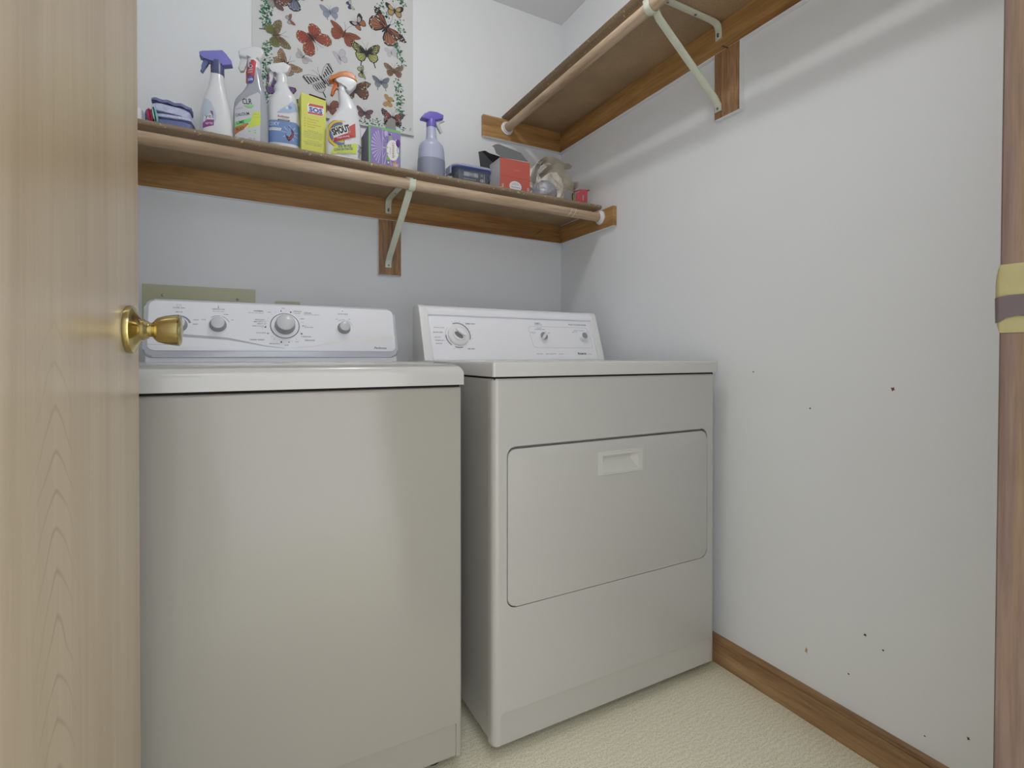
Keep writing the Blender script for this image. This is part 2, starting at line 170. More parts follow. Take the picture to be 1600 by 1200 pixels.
def cathedral(m, y0, ztop):
    """faint pointed growth-ring arches down the veneer, centred on y0"""
    nt = m.node_tree; N = nt.nodes; L = nt.links; b = N['Principled BSDF']; src = b.inputs['Base Color'].links[0].from_socket
    tc = N.new('ShaderNodeTexCoord'); sp = N.new('ShaderNodeSeparateXYZ'); L.new(tc.outputs['Object'], sp.inputs[0])
    ns = N.new('ShaderNodeTexNoise'); ns.inputs['Scale'].default_value = 7; L.new(tc.outputs['Object'], ns.inputs['Vector'])
    def M(op, a, b_=None, clamp=False):
        n = N.new('ShaderNodeMath'); n.operation = op; n.use_clamp = clamp
        for i, q in enumerate((a, b_)):
            if q is None: continue
            if isinstance(q, (int, float)): n.inputs[i].default_value = q
            else: L.new(q, n.inputs[i])
        return n.outputs[0]
    d = M('ABSOLUTE', M('SUBTRACT', sp.outputs['Y'], y0))
    drop = M('MULTIPLY', M('POWER', d, 1.4), 4.4)
    t = M('ADD', M('MULTIPLY', M('ADD', sp.outputs['Z'], drop), 24.0), M('MULTIPLY', ns.outputs['Fac'], 2.2))
    line = M('SUBTRACT', 1.0, M('MULTIPLY', M('ABSOLUTE', M('SUBTRACT', M('FRACT', t), 0.5)), 9.0), True)
    mask = M('SUBTRACT', 1.0, M('MULTIPLY', d, 17.0), True)
    mz = M('MULTIPLY', M('SUBTRACT', ztop, sp.outputs['Z']), 6.0, True)
    f = M('MULTIPLY', M('MULTIPLY', M('MULTIPLY', line, mask), mz), 0.55)
    mx = N.new('ShaderNodeMix'); mx.data_type = 'RGBA'; L.new(f, mx.inputs[0]); L.new(src, mx.inputs[6]); mx.inputs[7].default_value = lin((128, 106, 76)); L.new(mx.outputs[2], b.inputs['Base Color'])
cathedral(DOORW, 0.627, 1.02)
JAMBW = wood('weathered_jamb_wood', (98, 78, 72), (122, 102, 93), (134, 112, 88), grain=(1, 1, 24), scale=12, streak=0.3, rough=0.4)
BASEW = wood('stained_baseboard', (122, 90, 58), (168, 134, 94), (184, 152, 110), grain=(1, 16, 1), scale=7, streak=0.4)

def brass():
    m = bpy.data.materials.new('worn_brass'); m.use_nodes = True; nt = m.node_tree; N = nt.nodes; L = nt.links
    b = N['Principled BSDF']; b.inputs['Metallic'].default_value = 1.0; b.inputs['Roughness'].default_value = 0.16
    tc = N.new('ShaderNodeTexCoord'); n = N.new('ShaderNodeTexNoise'); n.inputs['Scale'].default_value = 60; n.inputs['Detail'].default_value = 5
    L.new(tc.outputs['Object'], n.inputs['Vector'])
    mx = N.new('ShaderNodeMix'); mx.data_type = 'RGBA'; mx.inputs[6].default_value = lin((180, 158, 98)); mx.inputs[7].default_value = lin((208, 196, 146))
    L.new(n.outputs['Fac'], mx.inputs[0]); L.new(mx.outputs[2], b.inputs['Base Color']); return m
BRASS = brass()
def strike_mat():
    m = bpy.data.materials.new('tarnished_strike_brass'); m.use_nodes = True; nt = m.node_tree; N = nt.nodes; L = nt.links
    b = N['Principled BSDF']; b.inputs['Metallic'].default_value = 0.35; b.inputs['Roughness'].default_value = 0.4
    tc = N.new('ShaderNodeTexCoord'); n = N.new('ShaderNodeTexNoise'); n.inputs['Scale'].default_value = 45; n.inputs['Detail'].default_value = 4
    L.new(tc.outputs['Object'], n.inputs['Vector'])
    mx = N.new('ShaderNodeMix'); mx.data_type = 'RGBA'; mx.inputs[6].default_value = lin((150, 142, 96)); mx.inputs[7].default_value = lin((190, 182, 140))
    L.new(n.outputs['Fac'], mx.inputs[0]); L.new(mx.outputs[2], b.inputs['Base Color']); return m
STRIKE = strike_mat()
def floor_mat():
    m = bpy.data.materials.new('cream_vinyl'); m.use_nodes = True; nt = m.node_tree; N = nt.nodes; L = nt.links
    b = N['Principled BSDF']; b.inputs['Roughness'].default_value = 0.42
    tc = N.new('ShaderNodeTexCoord')
    n1 = N.new('ShaderNodeTexNoise'); n1.inputs['Scale'].default_value = 330; n1.inputs['Detail'].default_value = 3
    wv = N.new('ShaderNodeTexWave'); wv.wave_type = 'RINGS'; wv.inputs['Scale'].default_value = 26; wv.inputs['Distortion'].default_value = 9; wv.inputs['Detail'].default_value = 3; wv.inputs['Detail Scale'].default_value = 1.2
    L.new(tc.outputs['Object'], n1.inputs['Vector']); L.new(tc.outputs['Object'], wv.inputs['Vector'])
    r = N.new('ShaderNodeValToRGB'); r.color_ramp.elements[0].position = 0.38; r.color_ramp.elements[0].color = lin((206, 191, 156))
    r.color_ramp.elements[1].position = 0.47; r.color_ramp.elements[1].color = lin((238, 234, 212))
    L.new(n1.outputs['Fac'], r.inputs[0])
    mx = N.new('ShaderNodeMix'); mx.data_type = 'RGBA'; mx.blend_type = 'MULTIPLY'; mx.inputs[0].default_value = 0.10
    L.new(r.outputs[0], mx.inputs[6]); L.new(wv.outputs['Color'], mx.inputs[7]); L.new(mx.outputs[2], b.inputs['Base Color'])
    bp = N.new('ShaderNodeBump'); bp.inputs['Strength'].default_value = 0.08; bp.inputs['Distance'].default_value = 0.001
    L.new(wv.outputs['Fac'], bp.inputs['Height']); L.new(bp.outputs['Normal'], b.inputs['Normal']); return m
FLOOR = floor_mat()

# ------------------------------------------------------------ geometry helpers
MW = {}                                    # object name -> world matrix of the root frame
def setp(o, label=None, cat=None, group=None, kind=None):
    if label: o['label'] = label
    if cat: o['category'] = cat
    if group: o['group'] = group
    if kind: o['kind'] = kind
    return o
def thing(name, label, cat, loc=(0, 0, 0), rz=0.0, group=None, rot=None):
    o = bpy.data.objects.new(name, None); COL.objects.link(o); o.empty_display_size = 0.05
    o.location = loc; o.rotation_euler = rot or (0, 0, rz)
    MW[o.name] = Matrix.LocRotScale(Vector(loc), o.rotation_euler.copy(), None)
    return setp(o, label, cat, group)
def obj(name, bm, m, parent=None, smooth=False, local=False, label=None, origin=None):
    """world-space bmesh -> object; children of a thing get their vertices moved into its frame"""
    me = bpy.data.meshes.new(name)
    M = Matrix.Identity(4)
    if parent is not None: M = MW.get(parent.name, M)
    if not local and parent is not None: bmesh.ops.transform(bm, matrix=M.inverted(), verts=bm.verts)
    if parent is None and origin is not None: bmesh.ops.translate(bm, vec=-Vector(origin), verts=bm.verts)
    bmesh.ops.recalc_face_normals(bm, faces=bm.faces)
    bm.to_mesh(me); bm.free()
    for mm in (m if isinstance(m, (list, tuple)) else [m]): me.materials.append(mm)
    if smooth:
        for p in me.polygons: p.use_smooth = True
        try: me.set_sharp_from_angle(angle=R(40))
        except Exception: pass
    o = bpy.data.objects.new(name, me); COL.objects.link(o)
    if parent is not None: o.parent = parent; MW[o.name] = M
    else:
        if origin is not None: o.location = origin
        MW[o.name] = Matrix.Translation(origin or (0, 0, 0))
    if label: o['label'] = label
    return o
def B(): return bmesh.new()
def box(bm, a, b, bev=0.0, seg=2, mi=0, edges=None):
    r = bmesh.ops.create_cube(bm, size=1.0); vs = r['verts']
    sx, sy, sz = (b[i] - a[i] for i in range(3))
    for v in vs: v.co = Vector(((a[0] + b[0]) / 2 + v.co.x * sx, (a[1] + b[1]) / 2 + v.co.y * sy, (a[2] + b[2]) / 2 + v.co.z * sz))
    fs = set(f for v in vs for f in v.link_faces)
    if bev:
        es = set(e for v in vs for e in v.link_edges)
        if edges: es = [e for e in es if edges((e.verts[0].co + e.verts[1].co) / 2, (e.verts[0].co - e.verts[1].co).normalized())]
        r = bmesh.ops.bevel(bm, geom=list(es), offset=bev, segments=seg, profile=0.5, affect='EDGES')
    if mi:
        for f in bm.faces:
            if f.material_index == 0 and f in fs: f.material_index = mi
def prism(bm, pts, f, t0, t1, bev=0.0, seg=2, mi=0):
    """pts 2D polygon, f(u,v,w)->Vector, extruded from w=t0 to w=t1"""
    a = [bm.verts.new(f(u, v, t0)) for u, v in pts]; b = [bm.verts.new(f(u, v, t1)) for u, v in pts]
    n = len(pts); fs = []
    fs.append(bm.faces.new(a)); fs.append(bm.faces.new(b[::-1]))
    for i in range(n): fs.append(bm.faces.new([a[i], b[i], b[(i + 1) % n], a[(i + 1) % n]]))
    for q in fs: q.material_index = mi
    if bev:
        es = [e for q in fs[:2] for e in q.edges]
        bmesh.ops.bevel(bm, geom=list(set(es)), offset=bev, segments=seg, profile=0.5, affect='EDGES')
    return fs
def rrect(cx, cy, wd, ht, r, n=5):
    p = []
    for (sx, sy, a0) in ((1, 1, 0), (-1, 1, 90), (-1, -1, 180), (1, -1, 270)):
        for k in range(n + 1):
            a = R(a0 + 90 * k / n); p.append((cx + sx * (wd / 2 - r) + r * math.cos(a), cy + sy * (ht / 2 - r) + r * math.sin(a)))
    return p
def lathe(bm, prof, f, n=32, mi=0):
    """prof [(r,h)], f(a,b,h)->Vector"""
    rings = []
    for (r, h) in prof:
        if r < 1e-6: rings.append([bm.verts.new(f(0, 0, h))])
        else: rings.append([bm.verts.new(f(r * math.cos(2 * math.pi * i / n), r * math.sin(2 * math.pi * i / n), h)) for i in range(n)])
    for a, b in zip(rings, rings[1:]):
        for i in range(n):
            j = (i + 1) % n
            if len(a) == 1 and len(b) == 1: continue
            if len(a) == 1: q = [a[0], b[i], b[j]]
            elif len(b) == 1: q = [a[i], b[0], a[j]]
            else: q = [a[i], b[i], b[j], a[j]]
            try: bm.faces.new(q).material_index = mi
            except ValueError: pass
def tube(bm, pts, r, n=10, cap=True, mi=0, flat=1.0):
    pts = [Vector(p) for p in pts]; rings = []
    up = Vector((0, 0, 1))
    for i, p in enumerate(pts):
        d = (pts[min(i + 1, len(pts) - 1)] - pts[max(i - 1, 0)]).normalized()
        u = up if abs(d.dot(up)) < 0.95 else Vector((1, 0, 0))
        s = d.cross(u).normalized(); t = s.cross(d).normalized()
        rr = r[i] if isinstance(r, (list, tuple)) else r
        rings.append([bm.verts.new(p + s * rr * math.cos(2 * math.pi * k / n) + t * rr * flat * math.sin(2 * math.pi * k / n)) for k in range(n)])
    for a, b in zip(rings, rings[1:]):
        for i in range(n): bm.faces.new([a[i], b[i], b[(i + 1) % n], a[(i + 1) % n]]).material_index = mi
    if cap: bm.faces.new(rings[0]).material_index = mi; bm.faces.new(rings[-1][::-1]).material_index = mi
def XYZ(u, v, w): return Vector((u, v, w))
def XZ(y0): return lambda u, v, w_: Vector((u, y0 + w_, v))
def YZ(x0): return lambda u, v, w_: Vector((x0 + w_, u, v))
def boolean(o, bmc, op='DIFFERENCE'):
    """cut o (its mesh) with a cutter bmesh given in the same coordinates as o's mesh"""
    me = bpy.data.meshes.new('cut'); bmesh.ops.recalc_face_normals(bmc, faces=bmc.faces); bmc.to_mesh(me); bmc.free()
    c = bpy.data.objects.new('cut', me); COL.objects.link(c); c.matrix_world = Matrix.Identity(4)
    par = o.parent; o.parent = None
    loc = o.location.copy(); o.location = (0, 0, 0)
    md = o.modifiers.new('b', 'BOOLEAN'); md.operation = op; md.object = c; md.solver = 'EXACT'
    bpy.context.view_layer.update()
    dg = bpy.context.evaluated_depsgraph_get()
    nm = bpy.data.meshes.new_from_object(o.evaluated_get(dg)); nm.name = o.data.name
    o.modifiers.clear(); o.data = nm; o.parent = par; o.location = loc
    bpy.data.objects.remove(c); return o

# flat print: polygons and lettering, cut into small pieces and laid on a surface
FONT = {}
def text_polys(s, shear=0.0, bold=0.0):
    key = (s, shear, bold)
    if key in FONT: return FONT[key]
    cu = bpy.data.curves.new('t', 'FONT'); cu.body = s; cu.shear = shear; cu.offset = bold; cu.resolution_u = 2; cu.size = 1
    o = bpy.data.objects.new('t', cu); COL.objects.link(o); bpy.context.view_layer.update()
    me = bpy.data.meshes.new_from_object(o.evaluated_get(bpy.context.evaluated_depsgraph_get()))
    vs = [v.co.copy() for v in me.vertices]; fs = [tuple(p.vertices) for p in me.polygons]
    bpy.data.objects.remove(o); bpy.data.curves.remove(cu); bpy.data.meshes.remove(me)
    x0 = min(v.x for v in vs); x1 = max(v.x for v in vs); y0 = min(v.y for v in vs); y1 = max(v.y for v in vs)
    FONT[key] = ([(v.x, v.y) for v in vs], fs, (x0, x1, y0, y1)); return FONT[key]
class Print:
    def __init__(s): s.bm = bmesh.new(); s.mats = []; s.l = 0
    def mi(s, m):
        if m not in s.mats: s.mats.append(m)
        return s.mats.index(m)
    def poly(s, pts, m, lift=None):
        if lift is None: s.l += 1; lift = s.l
        f = s.bm.faces.new([s.bm.verts.new((u, v, lift)) for u, v in pts]); f.material_index = s.mi(m); return f
    def line(s, p, q, w_, m, lift=None):
        dx, dy = q[0] - p[0], q[1] - p[1]; L_ = math.hypot(dx, dy) or 1; nx, ny = -dy / L_ * w_ / 2, dx / L_ * w_ / 2
        s.poly([(p[0] + nx, p[1] + ny), (q[0] + nx, q[1] + ny), (q[0] - nx, q[1] - ny), (p[0] - nx, p[1] - ny)], m, lift)
    def path(s, pts, w_, m, lift=None):
        if lift is None: s.l += 1; lift = s.l
        for p, q in zip(pts, pts[1:]): s.line(p, q, w_, m, lift)
    def ell(s, cx, cy, rx, ry, m, rot=0, lift=None, n=18):
        c_, s_ = math.cos(rot), math.sin(rot)
        s.poly([(cx + rx * math.cos(a) * c_ - ry * math.sin(a) * s_, cy + rx * math.cos(a) * s_ + ry * math.sin(a) * c_) for a in (2 * math.pi * k / n for k in range(n))], m, lift)
    def text(s, t, cx, cy, m, width=None, height=None, rot=0.0, shear=0.0, bold=0.0, lift=None, hmul=1.0, skew=0.0):
        if lift is None: s.l += 1; lift = s.l
        vs, fs, (x0, x1, y0, y1) = text_polys(t, shear, bold)
        k = width / (x1 - x0) if width else height / max(1e-6, (y1 - y0))
        ky = k * hmul if not (width and height) else height / (y1 - y0)
        c_, s_ = math.cos(rot), math.sin(rot); V = []
        for (x, y) in vs:
            u = (x - (x0 + x1) / 2) * k; v = (y - (y0 + y1) / 2) * ky; v += u * skew
            V.append(s.bm.verts.new((cx + u * c_ - v * s_, cy + u * s_ + v * c_, lift)))
        mi = s.mi(m)
        for f in fs:
            try: s.bm.faces.new([V[i] for i in f]).material_index = mi
            except ValueError: pass
    def done(s, f, step=None, unit=0.00018, base=0.0004):
        if step:
            for ax in (0, 1):
                lo = min(v.co[ax] for v in s.bm.verts); hi = max(v.co[ax] for v in s.bm.verts); x = lo + step
                while x < hi:
                    co = Vector((0, 0, 0)); co[ax] = x; no = Vector((0, 0, 0)); no[ax] = 1
                    bmesh.ops.bisect_plane(s.bm, geom=list(s.bm.verts) + list(s.bm.edges) + list(s.bm.faces), plane_co=co, plane_no=no); x += step
        for v in s.bm.verts: v.co = f(v.co.x, v.co.y, base + v.co.z * unit)
        return s.bm
def put(name, pr, f, parent, step=None, unit=0.00018, base=0.0004, local=False, label=None):
    bm = pr.done(f, step, unit, base); me_m = pr.mats
    me = bpy.data.meshes.new(name); M = MW.get(parent.name, Matrix.Identity(4))
    if not local: bmesh.ops.transform(bm, matrix=M.inverted(), verts=bm.verts)
    bm.to_mesh(me); bm.free()
    for q in me_m: me.materials.append(q)
    o = bpy.data.objects.new(name, me); COL.objects.link(o); o.parent = parent; MW[o.name] = M
    if label: o['label'] = label
    return o

# ------------------------------------------------------------ the room
WX0, WX1, WY0, WY1, H = -0.36, 1.30, 0.19, 1.95, 2.44
def slab(name, a, b, m, kind='structure'):
    bm = B(); box(bm, a, b); return setp(obj(name, bm, m), kind=kind)
floor = slab('floor', (-1.3, -1.6, -0.05), (1.6, WY1 + 0.1, 0.0), FLOOR)
slab('ceiling', (-1.3, -1.6, H), (1.6, WY1 + 0.1, H + 0.05), CEIL)
slab('wall_back', (WX0 - 0.1, WY1, 0), (WX1 + 0.1, WY1 + 0.1, H), WALL)
wall_right = slab('wall_right', (WX1, 0.07, 0), (WX1 + 0.1, WY1, H), WALL)
slab('wall_left', (WX0 - 0.1, 0.07, 0), (WX0, WY1, H), WALL)
bm = B(); box(bm, (0.622, 0.07, 0), (WX1, WY0, H)); box(bm, (WX0, 0.07, 0), (-0.205, WY0, H)); box(bm, (-0.205, 0.07, 2.075), (0.622, WY0, H))
setp(obj('wall_front', bm, WALL), kind='structure')
# small marks on the right wall (x fixed)
def wallmark(y, z, ry, rz, m, name='wall_mark', lab=None):
    bm = B(); pts = []
    for k in range(9):
        a = 2 * math.pi * k / 9; q = 1 + 0.35 * math.sin(3.1 * k + y * 50); pts.append((y + ry * q * math.cos(a), z + rz * q * math.sin(a)))
    prism(bm, pts, YZ(WX1), -0.0006, 0.001); o = obj(name, bm, m, wall_right, label=lab); return o
MARKD = mat('wall_speck', (70, 62, 56), 0.8); MARKR = mat('wall_red_speck', (112, 60, 44), 0.8); MARKY = mat('wall_yellow_speck', (170, 150, 96), 0.8); MARKW = mat('wall_chip', (226, 228, 230), 0.8)
for mk in WALLMARKS:
    wallmark(mk[0], mk[1], mk[2], mk[3], {'d': MARKD, 'r': MARKR, 'y': MARKY, 'w': MARKW}[mk[4]])

# baseboard: moulded profile
prof = [(0, 0), (0.0135, 0), (0.0135, 0.058), (0.0125, 0.064), (0.0095, 0.067), (0.0115, 0.072), (0.0095, 0.078), (0.0045, 0.083), (0, 0.0845)]
bm = B(); prism(bm, [(-a, z) for a, z in prof], lambda u, v, w_: Vector((WX1 + u, w_, v)), WY0, WY1)
setp(obj('baseboard_right', bm, BASEW), kind='structure')
bm = B(); prism(bm, [(-a, z) for a, z in prof], lambda u, v, w_: Vector((w_, WY1 + u, v)), WX0, WX1 - 0.014)
setp(obj('baseboard_back', bm, BASEW), kind='structure')
bm = B(); prism(bm, [(a, z) for a, z in prof], lambda u, v, w_: Vector((WX0 + u, w_, v)), WY0, WY1 - 0.014)
setp(obj('baseboard_left', bm, BASEW), kind='structure')

# door frame: jambs and head, with stop, strike plate on the right jamb
SLANT = 0.0073
def jx(y, z): return y - (z - 0.97) * 0.0   # plumb
bm = B()
box(bm, (0.600, 0.055, 0), (0.621, 0.1975, 2.06), 0.0015, 1)
for v in bm.verts: v.co.y += (0.97 - v.co.z) * 0.006
jr = setp(obj('trim_1', bm, JAMBW), kind='structure')
bm = B(); box(bm, (-0.2045, 0.055, 0), (-0.186, 0.1975, 2.06), 0.0015, 1); setp(obj('trim_2', bm, JAMBW), kind='structure')
bm = B(); box(bm, (-0.2045, 0.055, 2.06), (0.621, 0.1975, 2.0745), 0.0015, 1); setp(obj('trim_3', bm, JAMBW), kind='structure')
# casing on the room side, right of the doorway (behind the jamb edge)
bm = B(); box(bm, (0.612, 0.1905, 0), (0.668, 0.2, 2.12), 0.003, 2); setp(obj('trim_4', bm, JAMBW), kind='structure')
# strike plate with curled lip, oval corners
bm = B(); N_ = 14
zs = [0.9605 + 0.0605 * k / 12 for k in range(13)]
prof = []
for k in range(9): prof.append((0.1790 + 0.0175 * k / 8, 0.5992))
for k in range(1, 6):
    a = R(90 * k / 5 * 0.75); prof.append((0.1965 + 0.0045 * math.sin(a), 0.5992 + 0.0045 * (1 - math.cos(a))))
grid = []
for z in zs:
    t = abs((z - 0.99075) / 0.03025); lim = 0.2017 - 0.0048 * t ** 2.0
    row = []
    for (y, x) in prof:
        yy = min(y, lim); row.append(bm.verts.new((x, yy, z)))
    grid.append(row)
for a, b in zip(grid, grid[1:]):
    for i in range(len(prof) - 1):
        try: bm.faces.new([a[i], a[i + 1], b[i + 1], b[i]])
        except ValueError: pass
bmesh.ops.remove_doubles(bm, verts=bm.verts, dist=1e-5)
bmesh.ops.solidify(bm, geom=bm.faces[:], thickness=-0.0012)
sp = obj('strike_plate', bm, STRIKE, jr, smooth=True, label='brass strike plate with a curled lip')
pr = Print(); PLATE_BAND = mat('dark_plate_grey', (104, 94, 96), 0.45, 0.3)
pr.poly([(0.1785, 0.9742), (0.1845, 0.9752), (0.192, 0.9735), (0.1965, 0.970), (0.1998, 0.9690), (0.2006, 0.9915), (0.1965, 0.9925), (0.190, 0.9935), (0.1785, 0.9935)], PLATE_BAND)  # darker irregular band across the plate and its lip
put('dark_band', pr, lambda u, v, w_: Vector((0.5979 + 0.0045 * (1 - math.cos(math.asin(min(0.95, max(0, u - 0.1965) / 0.0045)))), u, v)), sp, step=0.001, base=0)

# ------------------------------------------------------------ the door (open, seen along its face)
DA = R(4.0); U = Vector((math.sin(DA), math.cos(DA), 0)); NN = Vector((math.cos(DA), -math.sin(DA), 0))
DE = Vector((-0.130, 0.935, 0))
def dmap(s_, z, t): return DE - U * s_ + NN * t + Vector((0, 0, z))     # s: back from free edge, t: out of the face
bm = B()
vs = []
prism(bm, [(0.0, 0.012), (0.722, 0.012), (0.722, 2.045), (0.0, 2.045)], dmap, -0.035, 0.0, 0.0012, 1)
door = setp(obj('door_1', bm, DOORW), 'flat bleached wood door standing open at the left with a brass knob', kind='structure')
def kmap(a, b, h): return dmap(0.0600 + a, 0.9765 + b, h)
bm = B(); lathe(bm, [(0.0, 0.0), (0.0325, 0.0), (0.0335, 0.003), (0.0325, 0.0075), (0.0285, 0.009), (0.025, 0.0105), (0.018, 0.014), (0.0135, 0.0175), (0.0128, 0.019), (0.0, 0.019)], kmap, 48)
handle = None
kn = B(); lathe(kn, [(0.0, 0.015), (0.0148, 0.0165), (0.0150, 0.0195), (0.0128, 0.0215), (0.0118, 0.024), (0.0102, 0.0255), (0.0102, 0.0285), (0.0115, 0.030), (0.0150, 0.0325), (0.0175, 0.0355), (0.0198, 0.043), (0.0215, 0.052), (0.0224, 0.0592), (0.0224, 0.0605), (0.0212, 0.0618), (0.0195, 0.0612), (0.0185, 0.0618), (0.010, 0.0640), (0.0, 0.0646)], kmap, 48)
handle = obj('door_handle', kn, BRASS, door, smooth=True, label='polished brass tulip knob')
obj('rose', bm, BRASS, handle, smooth=True)
for s_ in ():
    pass
# latch plate in the door edge
bm = B(); prism(bm, rrect(-0.0175, 0.9765, 0.025, 0.057, 0.003), lambda u, v, w_: dmap(0, v, u) + U * w_, 0.0, 0.0012); obj('latch_plate', bm, BRASS, door)

# ------------------------------------------------------------ washing machine
wm = thing('washing_machine', 'white top-loading washing machine with silver-edged control panel beside the door', 'washing machine', (0.103, 1.39, 0))
WL, WR, WF, WB = -0.240, 0.4459, 1.0715, 1.73
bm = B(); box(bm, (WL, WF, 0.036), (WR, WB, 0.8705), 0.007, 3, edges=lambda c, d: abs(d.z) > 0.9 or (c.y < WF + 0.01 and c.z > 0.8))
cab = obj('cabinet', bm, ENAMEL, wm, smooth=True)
cut = B(); prism(cut, [(WL + 0.014, 0.0), (WL + 0.014, 0.1105), (WR - 0.014, 0.1105), (WR - 0.014, 0.0)], lambda u, v, w_: Vector((u, WF - 0.01 + w_, v)), 0.0, 0.0135, 0.0010, 2)
bmesh.ops.transform(cut, matrix=MW[wm.name].inverted(), verts=cut.verts)
boolean(cab, cut)
bm = B(); box(bm, (WL + 0.004, WF + 0.006, 0.868), (WR - 0.004, WB - 0.01, 0.8765)); obj('seam', bm, DARK, wm)
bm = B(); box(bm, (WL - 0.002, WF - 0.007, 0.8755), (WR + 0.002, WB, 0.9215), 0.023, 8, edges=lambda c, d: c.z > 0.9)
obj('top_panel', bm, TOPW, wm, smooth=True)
bm = B(); prism(bm, rrect(0.103, 1.320, 0.60, 0.420, 0.03, 6), lambda u, v, w_: Vector((u, v, 0.9205 + w_)), 0, 0.0045, 0.0015, 2)
obj('lid', bm, TOPW, wm, smooth=True)
for fx in (WL + 0.05, WR - 0.05):
    for fy in (WF + 0.06, WB - 0.06):
        bm = B(); lathe(bm, [(0, 0), (0.019, 0), (0.019, 0.014), (0.008, 0.016), (0.008, 0.04), (0, 0.04)], lambda a, b, h: Vector((fx + a, fy + b, h)), 16); obj('foot', bm, BLACKR, wm, smooth=True)
class Con:
    def __init__(s, y0, z0, y1, z1):
        L_ = math.hypot(y1 - y0, z1 - z0); s.t = ((y1 - y0) / L_, (z1 - z0) / L_); s.n = (-s.t[1], s.t[0]); s.y0, s.z0 = y0, z0
    def __call__(s, u, v, w_): return Vector((u, s.y0 + s.t[0] * v + s.n[0] * w_, s.z0 + s.t[1] * v + s.n[1] * w_))
    def at(s, u0, v0): return lambda a, b, h: s(u0 + a, v0 + b, h)
CW = Con(1.585, 0.937, 1.642, 1.108)
# housing behind the fascia
bm = B(); prism(bm, [(1.593, 0.9206), (1.593, 0.938), (1.600, 0.945), (1.646, 1.078), (1.662, 1.086), (1.700, 1.083), (1.705, 0.9206)], lambda u, v, w_: Vector((w_, u, v)), -0.209, 0.4415, 0.002, 1)
con = obj('control_panel', bm, WPLASTIC, wm, smooth=True)
bm = B(); prism(bm, rrect(0.1155, 0.0812, 0.660, 0.1625, 0.022, 7), CW, -0.022, -0.0005, 0.006, 4); bez = obj('bezel', bm, SILVER, con, smooth=True, label='silver bezel')
bm = B(); prism(bm, rrect(0.1165, 0.0875, 0.643, 0.139, 0.016, 6), CW, -0.004, 0.0012, 0.001, 2); obj('fascia', bm, WPLASTIC, con, smooth=True)
def knob(name, cm, u, v, parent, prof_list, label=None, n=40):
    bm = B(); ms = []
    for (pf, m) in prof_list:
        if m not in ms: ms.append(m)
        lathe(bm, pf, cm.at(u, v), n, ms.index(m))
    return obj(name, bm, ms, parent, smooth=True, label=label)
b0 = 0.0012
for (u, v) in WASH_KNOB[:2]:
    knob('knob', CW, u, v, con, [([(0.0, b0), (0.0240, b0), (0.0238, 0.003), (0.021, 0.0045), (0.0205, 0.0045)], WPLASTIC), ([(0.0210, 0.0045), (0.0195, 0.006), (0.0172, 0.021), (0.0160, 0.0225)], GREYP), ([(0.0160, 0.0225), (0.0148, 0.0232), (0, 0.0236)], KNOBW)])
u, v = WASH_KNOB[3]
knob('knob', CW, u, v, con, [([(0.0, b0), (0.0225, b0), (0.0225, 0.0035), (0.0195, 0.0035)], mat('bright_ring', (252, 252, 248), 0.12, coat=0.5)), ([(0.0195, 0.0035), (0.0185, 0.006), (0.0160, 0.0215), (0.0150, 0.023)], GREYP), ([(0.0150, 0.023), (0.0138, 0.0238), (0, 0.0242)], KNOBW)], label='small knob with a bright ring')
u, v = WASH_KNOB[2]
knob('knob', CW, u, v, con, [([(0.0, b0), (0.0405, b0), (0.0400, 0.003), (0.0388, 0.0038)], WPLASTIC), ([(0.0388, 0.0038), (0.0368, 0.0040)], BLACKR), ([(0.0368, 0.0045), (0.030, 0.0055), (0.0268, 0.0055)], WPLASTIC),
     ([(0.0275, 0.0055), (0.0270, 0.009), (0.0248, 0.030), (0.0235, 0.0325)], GREYP), ([(0.0235, 0.0325), (0.0222, 0.0335), (0, 0.0345)], KNOBW)], label='large timer knob with a dark ring', n=56)
pr = Print()
for (u, v, w_, t) in WASH_TEXT:
    big = t in ('NORMAL', 'HAND WASH', 'CASUAL', 'DELICATE')
    pr.text(t, u, v, INK if (big or t == 'Performa') else INKL if t.islower() else INK, width=w_, shear=0.35 if t == 'Performa' else 0, hmul=1.0, lift=3, bold=0.016 if big or t == 'Performa' else 0.008)
for (u, v, k) in WASH_TICK:
    pr.ell(u, v, 0.0028 if k == 'r' else 0.0024, 0.0019 if k == 'r' else 0.0012, REDTICK if k == 'r' else INKD, rot=math.atan2(v - WASH_KNOB[2][1], u - WASH_KNOB[2][0]), lift=4)
ku, kv = WASH_KNOB[2]
for a in (100, 118, 133, 152, 163, 172, 180, 210, 222, 235, 258, 290, 306, 330, 15, 30, 40, 62, 75, 85):
    ca, sa = math.cos(R(a)), math.sin(R(a)); pr.line((ku + 0.047 * ca, kv + 0.047 * sa), (ku + 0.0515 * ca, kv + 0.0515 * sa), 0.0007, INKL, 3)
for (u, v) in (WASH_KNOB[1], WASH_KNOB[3], WASH_KNOB[0]):
    for a0, a1, th in ((20, 70, 0.0009), (80, 125, 0.0009)):
        pts = [(u + 0.028 * math.cos(R(a0 + (a1 - a0) * k / 8)), v + 0.028 * math.sin(R(a0 + (a1 - a0) * k / 8))) for k in range(9)]
        pr.path(pts, th, INK if u != WASH_KNOB[3][0] else INKL, 3)
pts = [(WASH_KNOB[0][0] + 0.0265 * math.cos(R(15 + 8 * k)), WASH_KNOB[0][1] + 0.0265 * math.sin(R(15 + 8 * k))) for k in range(12)]
pr.path(pts, 0.005, INKL, 2)
